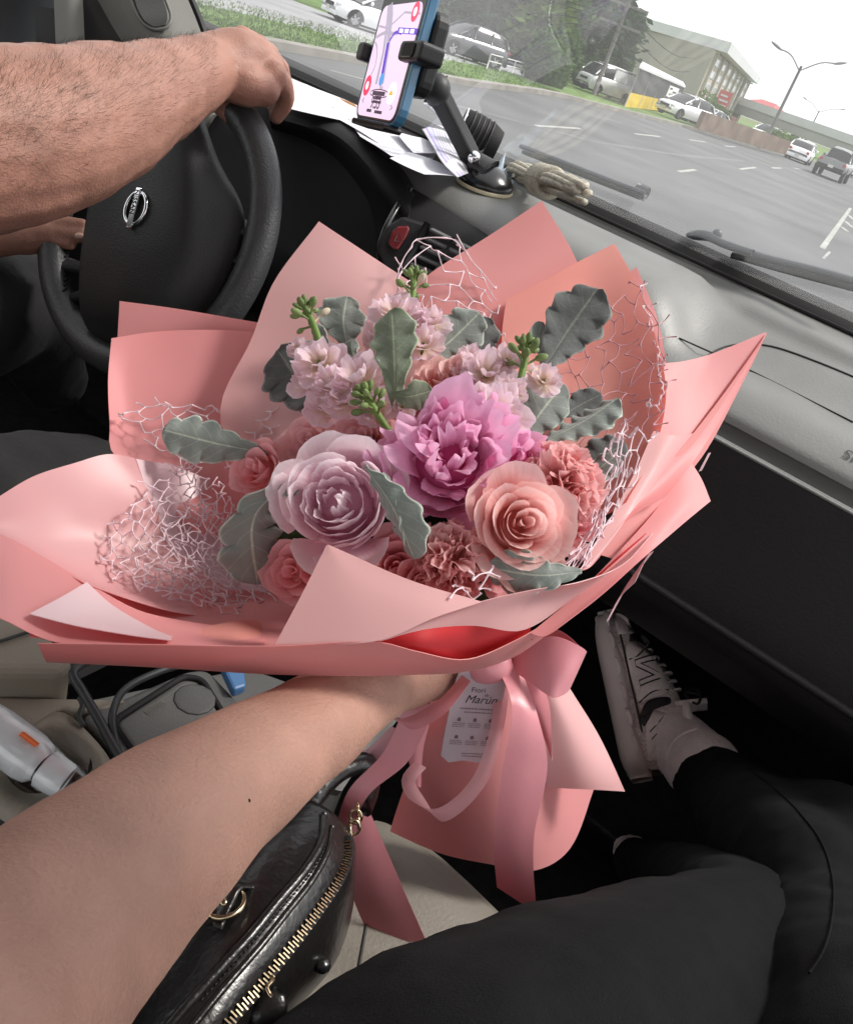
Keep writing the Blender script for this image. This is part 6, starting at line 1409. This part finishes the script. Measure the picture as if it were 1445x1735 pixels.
def em(name, c, s=1.0):
    m = mat(name, (c[0]*.3, c[1]*.3, c[2]*.3, 1), .25, .5, var=0); b = m.node_tree.nodes['Principled BSDF']; b.inputs['Emission Color'].default_value = c; b.inputs['Emission Strength'].default_value = s; return m
M['scr'] = em('scr', lin(226, 200, 224), .85); M['scr_road'] = em('scr_road', lin(168, 158, 178), .8); M['scr_route'] = em('scr_route', lin(92, 40, 190), .8); M['scr_red'] = em('scr_red', lin(232, 50, 90), .9)
M['scr_white'] = em('scr_white', lin(245, 235, 245), .9); M['scr_ink'] = em('scr_ink', lin(70, 55, 80), .6); M['scr_warn'] = em('scr_warn', lin(225, 165, 40), .8); M['scr_blue'] = em('scr_blue', lin(80, 150, 215), .8)
scr = plate('screen', (.04, .02, .96, .80, .09), M['scr'], .0026, .0004, phn)
def pstrip(pts, w, m, name, l=.0029):
    q = [Q(u, v, l) for u, v in pts]; g = [[], []]
    for i, p in enumerate(q):
        d = (q[min(i+1, len(q)-1)]-q[max(i-1, 0)]).normalized(); s = d.cross(pn)*(w*pw/2); g[0].append(p-s); g[1].append(p+s)
    b = MB(); b.grid(g); return b.build(name, m, scr, smooth=False)
def cs(pts, n=14): return [tuple(p)[:2] for p in spline([Vector((x, y, 0)) for x, y in pts], n)]
pstrip([(.50, .25), (.42, .50), (.30, .72), (.22, .80)], .08, M['scr_road'], 'map_road'); pstrip([(.36, .25), (.34, .48), (.24, .70), (.18, .80)], .05, M['scr_road'], 'map_road')
pstrip(cs([(.06, .58), (.25, .61), (.50, .60), (.70, .62), (.95, .60)]), .03, M['scr_road'], 'map_road'); pstrip(cs([(.12, .26), (.22, .38), (.16, .50), (.06, .55)]), .02, M['scr_road'], 'map_road')
pstrip([(.06, .66), (.30, .64), (.60, .74), (.95, .72)], .018, M['scr_road'], 'map_road')
pstrip([(.47, .27), (.43, .42), (.40, .54)], .055, M['scr_route'], 'map_route', .0032); pstrip(cs([(.42, .55), (.5, .605), (.66, .60)]), .025, M['scr_route'], 'map_route', .0032)
b = MB(); b.prism([Q(.56, .60, .0033), Q(.98, .585, .0033), Q(.98, .625, .0033), Q(.56, .64, .0033)], pn*.0002); b.build('route_label', M['scr_route'], scr, smooth=False)
for k in range(3): pstrip([(.60+.12*k, .618-.004*k), (.69+.12*k, .6135-.004*k)], .03, M['scr_white'], 'label_print', .0037)
def disc(u, v, r, m, name, l=.0034):
    b = MB(); b.poly([Q(u+r*cos(2*pi*k/20), v+r*pw/ph_h*sin(2*pi*k/20), l) for k in range(20)]); return b.build(name, m, scr, smooth=False)
disc(.84, .735, .075, M['scr_red'], 'app_icon'); disc(.84, .735, .035, M['scr_white'], 'icon_glyph', .0037); disc(.16, .235, .085, M['scr_red'], 'app_icon'); disc(.16, .235, .035, M['scr_white'], 'icon_glyph', .0037)
disc(.78, .20, .085, M['scr_white'], 'app_icon'); b = MB(); b.poly([Q(.73, .185, .0037), Q(.83, .185, .0037), Q(.78, .225, .0037)]); b.build('icon_glyph', M['scr_warn'], scr, smooth=False)
disc(.47, .285, .05, M['scr_blue'], 'position_dot')
ol = [(.50+.22*cos(2*pi*k/30), .188+.028*sin(2*pi*k/30)) for k in range(31)]; pstrip(ol, .008, M['scr_ink'], 'label_outline', .0033)
text('No', pw*.065, M['scr_ink'], Q(.47, .213, .0034), pex, pey, scr, 'lettering'); pstrip([(.34, .188), (.64, .188)], .035, M['scr_ink'], 'label_print', .0034); pstrip([(.42, .158), (.58, .158)], .03, M['scr_ink'], 'label_print', .0034)
pstrip([(.40, .128), (.60, .128)], .02, M['scr_ink'], 'label_print', .0034)
text('9:53', pw*.135, M['scr_ink'], Q(.36, .082, .0034), pex, pey, scr, 'lettering', bold=.0004)
pstrip([(.30, .062), (.42, .062)], .025, M['scr_ink'], 'label_print', .0034); pstrip([(.50, .060), (.68, .060)], .025, M['scr_ink'], 'label_print', .0034)
text('>', pw*.09, M['scr_ink'], Q(.84, .075, .0034), pex, pey, scr, 'lettering'); text('<', pw*.09, M['scr_ink'], Q(.12, .10, .0034), pex, pey, scr, 'lettering')
disc(.42, .925, .012, M['chrome'], 'front_camera', .0026)
# cradle behind, side jaws and foot
b = MB(); b.prism(rrect(.18, .22, 1.06, .78, .12, -.0115), pn*(-.018)); bevel(b.build('cradle', M['black_plastic'], pm, smooth=False), .004)
for u0, u1, v in ((-.18, -.02, .47), (.86, 1.30, .47)):
    b = MB(); b.prism(rrect(u0, v-.065, u1, v+.065, .04, .012), pn*(-.03)); jw = bevel(b.build('jaw', M['black_plastic'], pm, smooth=False), .003)
    if u0 > 0:
        b = MB(); b.prism(rrect(u0+.10, v-.045, u1-.10, v+.045, .03, .0135), pn*(-.002)); b.build('grip_pad', M['soft_black'], jw, smooth=False)
        b = MB(); b.prism([Q(u0+.14, v-.05, .0142), Q(u0+.32, v-.05, .0142), Q(u0+.32, v-.043, .0142), Q(u0+.14, v-.043, .0142)], pn*.0004); b.build('jaw_mark', M['pillar_grey'], jw, smooth=False)
b = MB(); b.prism(rrect(.12, -.055, .95, -.012, .03, .010), pn*(-.022)); bevel(b.build('foot', M['black_plastic'], pm, smooth=False), .003)
b = MB(); b.ball(ah, .02); b.build('ball_joint', M['black_plastic'], pm)

# ================================================================== THINGS ON THE DASHBOARD
M['sheet_white'] = mat('sheet_white', (.76, .75, .80, 1), .7, .3, var=.02, transl=.12)
M['stripe_lilac'] = mat('stripe_lilac', (.42, .25, .68, 1), .6, .3, var=0); M['stripe_grey'] = mat('stripe_grey', (.42, .40, .48, 1), .6, .3, var=0); M['stripe_blue'] = mat('stripe_blue', (.38, .55, .8, 1), .6, .3, var=0)
def dpoly(name, label, pts, lift, m, cat='paper', group='papers lying on the dashboard', curl=.004):
    q = [PZ(x, max(y, 147+.4634*(x-529)), zs+.002+lift) for x, y in pts]
    c = sum(q, Vector())/len(q); qq = [a_.lerp(b_, k/6) for a_, b_ in zip(q, q[1:]+q[:1]) for k in range(6)]; g = [[c+(p-c)*f+Vector((0, 0, curl*.5*f*f*(1+sin(i*.35+lift*900)))) for i, p in enumerate(qq+[qq[0]])] for f in (0.02, .35, .7, 1)]
    b = MB(); b.grid(g); o = solid(b.build(name, m), .0004, 0); mod(o, 'EDGE_SPLIT', split_angle=radians(40)); return tag(o, label, cat, group)
dpoly('paper', 'large white paper spread along the windscreen behind the wheel', [(478, 128), (520, 140), (570, 158), (622, 180), (650, 215), (640, 246), (575, 206), (470, 178)], .003, M['sheet_white'])
dpoly('paper', 'white paper sheet below the phone, nearest the cabin', [(590, 200), (640, 215), (700, 240), (740, 262), (722, 280), (660, 268), (610, 232)], .004, M['sheet_white'])
dpoly('paper', 'white paper under the striped slip', [(660, 268), (690, 262), (740, 275), (785, 292), (772, 303), (718, 297)], .006, M['sheet_white'])
dpoly('paper', 'folded white paper between phone and holder arm', [(668, 225), (715, 205), (760, 235), (772, 262), (700, 258)], .010, M['sheet_white'])
rq = [[(715, 218), (745, 212), (770, 228)], [(735, 250), (760, 240), (783, 246)], [(752, 278), (775, 268), (797, 270)], [(775, 300), (800, 292), (818, 296)]]
rows = [[PZ(x, y, zs+.016+.010*sin(j*1.2)) for x, y in r] for j, r in enumerate(rq)]
gg = loft(rows, 14, 18); b = MB(); b.grid(gg); rt = tag(solid(b.build('receipt', M['sheet_white']), .0004, 0), 'curled white slip with lilac stripes beside the holder arm', 'paper', 'papers lying on the dashboard')
for u, mm_, w in ((.12, 'stripe_lilac', .05), (.22, 'stripe_blue', .03), (.32, 'stripe_lilac', .03), (.46, 'stripe_grey', .025), (.56, 'stripe_grey', .025), (.66, 'stripe_grey', .025), (.77, 'stripe_grey', .03)):
    b = MB(); b.grid([[samp(gg, u, v/12)+Vector((0, 0, .0007)) for v in range(13)], [samp(gg, u+w, v/12)+Vector((0, 0, .0007)) for v in range(13)]]); b.build('stripe', M[mm_], rt, smooth=False)
M['orange_card'] = mat('orange_card', (.75, .38, .18, 1), .6, .3, var=.1); M['blue_wrap'] = mat('blue_wrap', (.62, .72, .82, 1), .25, .6, var=.15, vscale=60, coat=.4)
dpoly('card', 'orange card corner between white papers and windscreen', [(575, 160), (600, 165), (606, 172), (580, 170)], .007, M['orange_card'], 'card', None)
dpoly('folded_card', 'orange card edge lying behind the suction cup', [(795, 246), (815, 250), (838, 262), (842, 270), (818, 262)], .008, M['orange_card'], 'card', None)
wq = MB(); rg = random.Random(4); g = []
cw0 = [hit(td, x, max(y, 152+.4634*(x-529)), 0)[0] for x, y in [(818, 288), (868, 312), (872, 320), (828, 300)]]
for j in range(9):
    row = []
    for i in range(11):
        u, v = i/10, j/8; p = cw0[0]*(1-u)*(1-v)+cw0[1]*u*(1-v)+cw0[2]*u*v+cw0[3]*(1-u)*v; row.append(p+Vector((rg.gauss(0, .002), rg.gauss(0, .002), .006+abs(rg.gauss(0, .006))*sin(pi*u)*sin(pi*v)*2)))
    g.append(row)
wq.grid(g); tag(wq.build('plastic_wrapper', M['blue_wrap'], smooth=False), 'crumpled pale blue plastic wrapper beside the rope', 'wrapper')
# round ribbed pod behind the arm
rc_ = P(782, 222, D0+.09); ra = (Vector((-.80, -.58, .16))).normalized(); r1 = ra.cross(Vector((0, 0, 1))).normalized(); r2 = r1.cross(ra)
pod = thing('dashboard_pod', 'round black ribbed pod with a silver ring behind the holder arm', 'gauge', rc_-Vector((0, 0, .03)))
def circ(r, l): return [rc_+ra*l+r1*(r*cos(2*pi*k/36))+r2*(r*sin(2*pi*k/36)) for k in range(36)]
b = MB(); b.grid([circ(.029, -.06), circ(.034, -.045), circ(.036, -.02), circ(.034, .002), circ(.033, .006), circ(.027, .006), circ(.022, -.012), circ(.001, -.016)][::-1], closed=True); b.build('shell', M['soft_black'], pod)
for k in range(5): b = MB(); q = circ(.0358, -.040+.008*k); b.tube(q+[q[0]], .0014, 6, cap=False); b.build('rib', M['black_plastic'], pod)
b = MB(); q = circ(.0335, .005); b.tube(q+[q[0]], .0016, 6, cap=False); b.build('ring', M['chrome'], pod)
# rope hank
M['rope'] = mat('rope', (.52, .48, .40, 1), .9, .2, var=.2, vscale=120, bump=1, bscale=400)
r0_ = hit(td, 868, 303, .010)[0]; r1_ = hit(td, 990, 338, .012)[0]; rp_ = thing('rope', 'hank of off white cord wound round its middle on the dashboard', 'rope', r0_)
rd = (r1_-r0_).normalized(); rs = rd.cross(Vector((0, 0, 1))).normalized(); ru = rs.cross(rd); Lr = (r1_-r0_).length
rg = random.Random(12)
for k in range(9):
    a = rg.random()*6.28; ro = rs*(.010*cos(a))+ru*(.009*sin(a)+.006); w = .006+.009*rg.random()
    pts = [r0_+rd*(Lr*(.04+.05*rg.random()))+ro, r0_+rd*Lr*.25+ro*1.3+rs*w, r0_+rd*Lr*.5+ro*.7, r0_+rd*Lr*.78+ro*1.4+rs*w, r0_+rd*(Lr*(.92+.08*rg.random()))+ro, r0_+rd*Lr*.8+ro*1.3-rs*w, r0_+rd*Lr*.5+ro*.7-rs*.002, r0_+rd*Lr*.22+ro*1.4-rs*w, r0_+rd*(Lr*.05)+ro]
    b = MB(); b.tube(spline(pts, 40), .0042, 7); b.build('strand', M['rope'], rp_)
for k in range(5):
    c = r0_+rd*(Lr*(.44+.035*k)); b = MB(); b.tube([c+rs*(.019*cos(2*pi*i/20))+ru*(.018*sin(2*pi*i/20)+.006)+rd*(.003*sin(i*.3)) for i in range(21)], .0044, 7, cap=False); b.build('binding_turn', M['rope'], rp_)
b = MB(); b.tube(spline([r0_+rd*.01, r0_-rd*.018+rs*.006, r0_-rd*.03-rs*.004], 8), [.004, .004, .0045, .004, .005, .004, .0035, .003], 7); b.build('loose_end', M['rope'], rp_)
# ================================================================== CONSOLE CLUTTER
M['plastic_white'] = mat('plastic_white', (.68, .70, .72, 1), .3, .5, var=.05, coat=.5); M['orange'] = mat('orange', (.85, .16, .03, 1), .4, .5, var=.05)
fw_ = bpy.data.materials.new('film'); fw_.use_nodes = True; n_ = fw_.node_tree.nodes; l_ = fw_.node_tree.links; n_.clear(); oo = n_.new('ShaderNodeOutputMaterial'); a_ = n_.new('ShaderNodeBsdfTransparent'); g_ = n_.new('ShaderNodeBsdfGlossy'); g_.inputs[1].default_value = .12; f_ = n_.new('ShaderNodeMixShader'); f_.inputs[0].default_value = .09
l_.new(a_.outputs[0], f_.inputs[1]); l_.new(g_.outputs[0], f_.inputs[2]); l_.new(f_.outputs[0], oo.inputs[0]); M['film'] = fw_
bt = thing('bottle', 'white plastic bottle with an orange band in clear film, lying in the cup holder', 'bottle', CZ(60, 1310))
cA, cB, cC = CZ(-40, 1215, .04), CZ(72, 1300, .03), CZ(112, 1326, .025)
b = MB(); b.tube([cA, cA.lerp(cB, .3), cA.lerp(cB, .8), cA.lerp(cB, .93), cB], [.017, .0195, .0195, .0175, .012], 20); b.build('body', M['plastic_white'], bt)
b = MB(); b.tube([cB, cB.lerp(cC, .1), cC.lerp(cB, .08), cC], [.012, .0155, .0145, .013], 20); b.build('cap', M['plastic_white'], bt)
b = MB(); ax = (cB-cA).normalized(); sdv = ax.cross(-FW).normalized(); g = []
for k in range(8):
    a = -.5+.9*k/7; g.append([cA.lerp(cB, t)+(sdv*(-cos(a))+(-FW)*sin(a+.9))*.0199 for t in (.62, .74, .86)])
b.grid(g); b.build('orange_band', M['orange'], bt)
b = MB(); g = []; rg = random.Random(2)
for j in range(12):
    t = j/11; c = cA.lerp(cC, t*1.12); r = .0215 if t < .75 else .0215-.012*(t-.75)
    g.append([c+(sdv*cos(2*pi*k/18)+(-FW)*sin(2*pi*k/18))*(r+rg.uniform(-.0008, .0018)) for k in range(18)])
b.grid(g, closed=True); b.build('film_wrap', M['film'], bt)
M['cable'] = mat('cable', (.035, .037, .04, 1), .45, .5, var=.05)
def cable(label, pts, r): b = MB(); b.tube(spline([CZ(x, y, dz) for x, y, dz in pts], 40), r, 8); tag(b.build('cable', M['cable']), label, 'cable', 'cables on the console')
cable('grey cable looping over the left of the storage tray', [(200, 1105, .03), (150, 1120, .05), (124, 1140, .05), (140, 1172, .045), (165, 1215, .04), (195, 1270, .03), (225, 1315, .02)], .0042)
cable('thin black cable crossing right beside the tray lid', [(330, 1120, .03), (265, 1140, .035), (210, 1170, .04), (190, 1215, .04), (196, 1260, .03), (212, 1310, .02)], .0034)
cable('short black cable end hanging at the rail trim', [(135, 1182, .012), (140, 1196, .01), (134, 1215, .006), (142, 1230, .004)], .0026)
b = MB(); b.prism([CZ(372, 1142, .0), CZ(408, 1138, .0), CZ(414, 1176, .0), CZ(392, 1184, .0)], (0, 0, .012)); tag(bevel(b.build('blue_packet', mat('packet', (.06, .16, .34, 1), .4, .5, var=.1), smooth=False), .003), 'small blue packet between the tray and the forearm', 'packet')
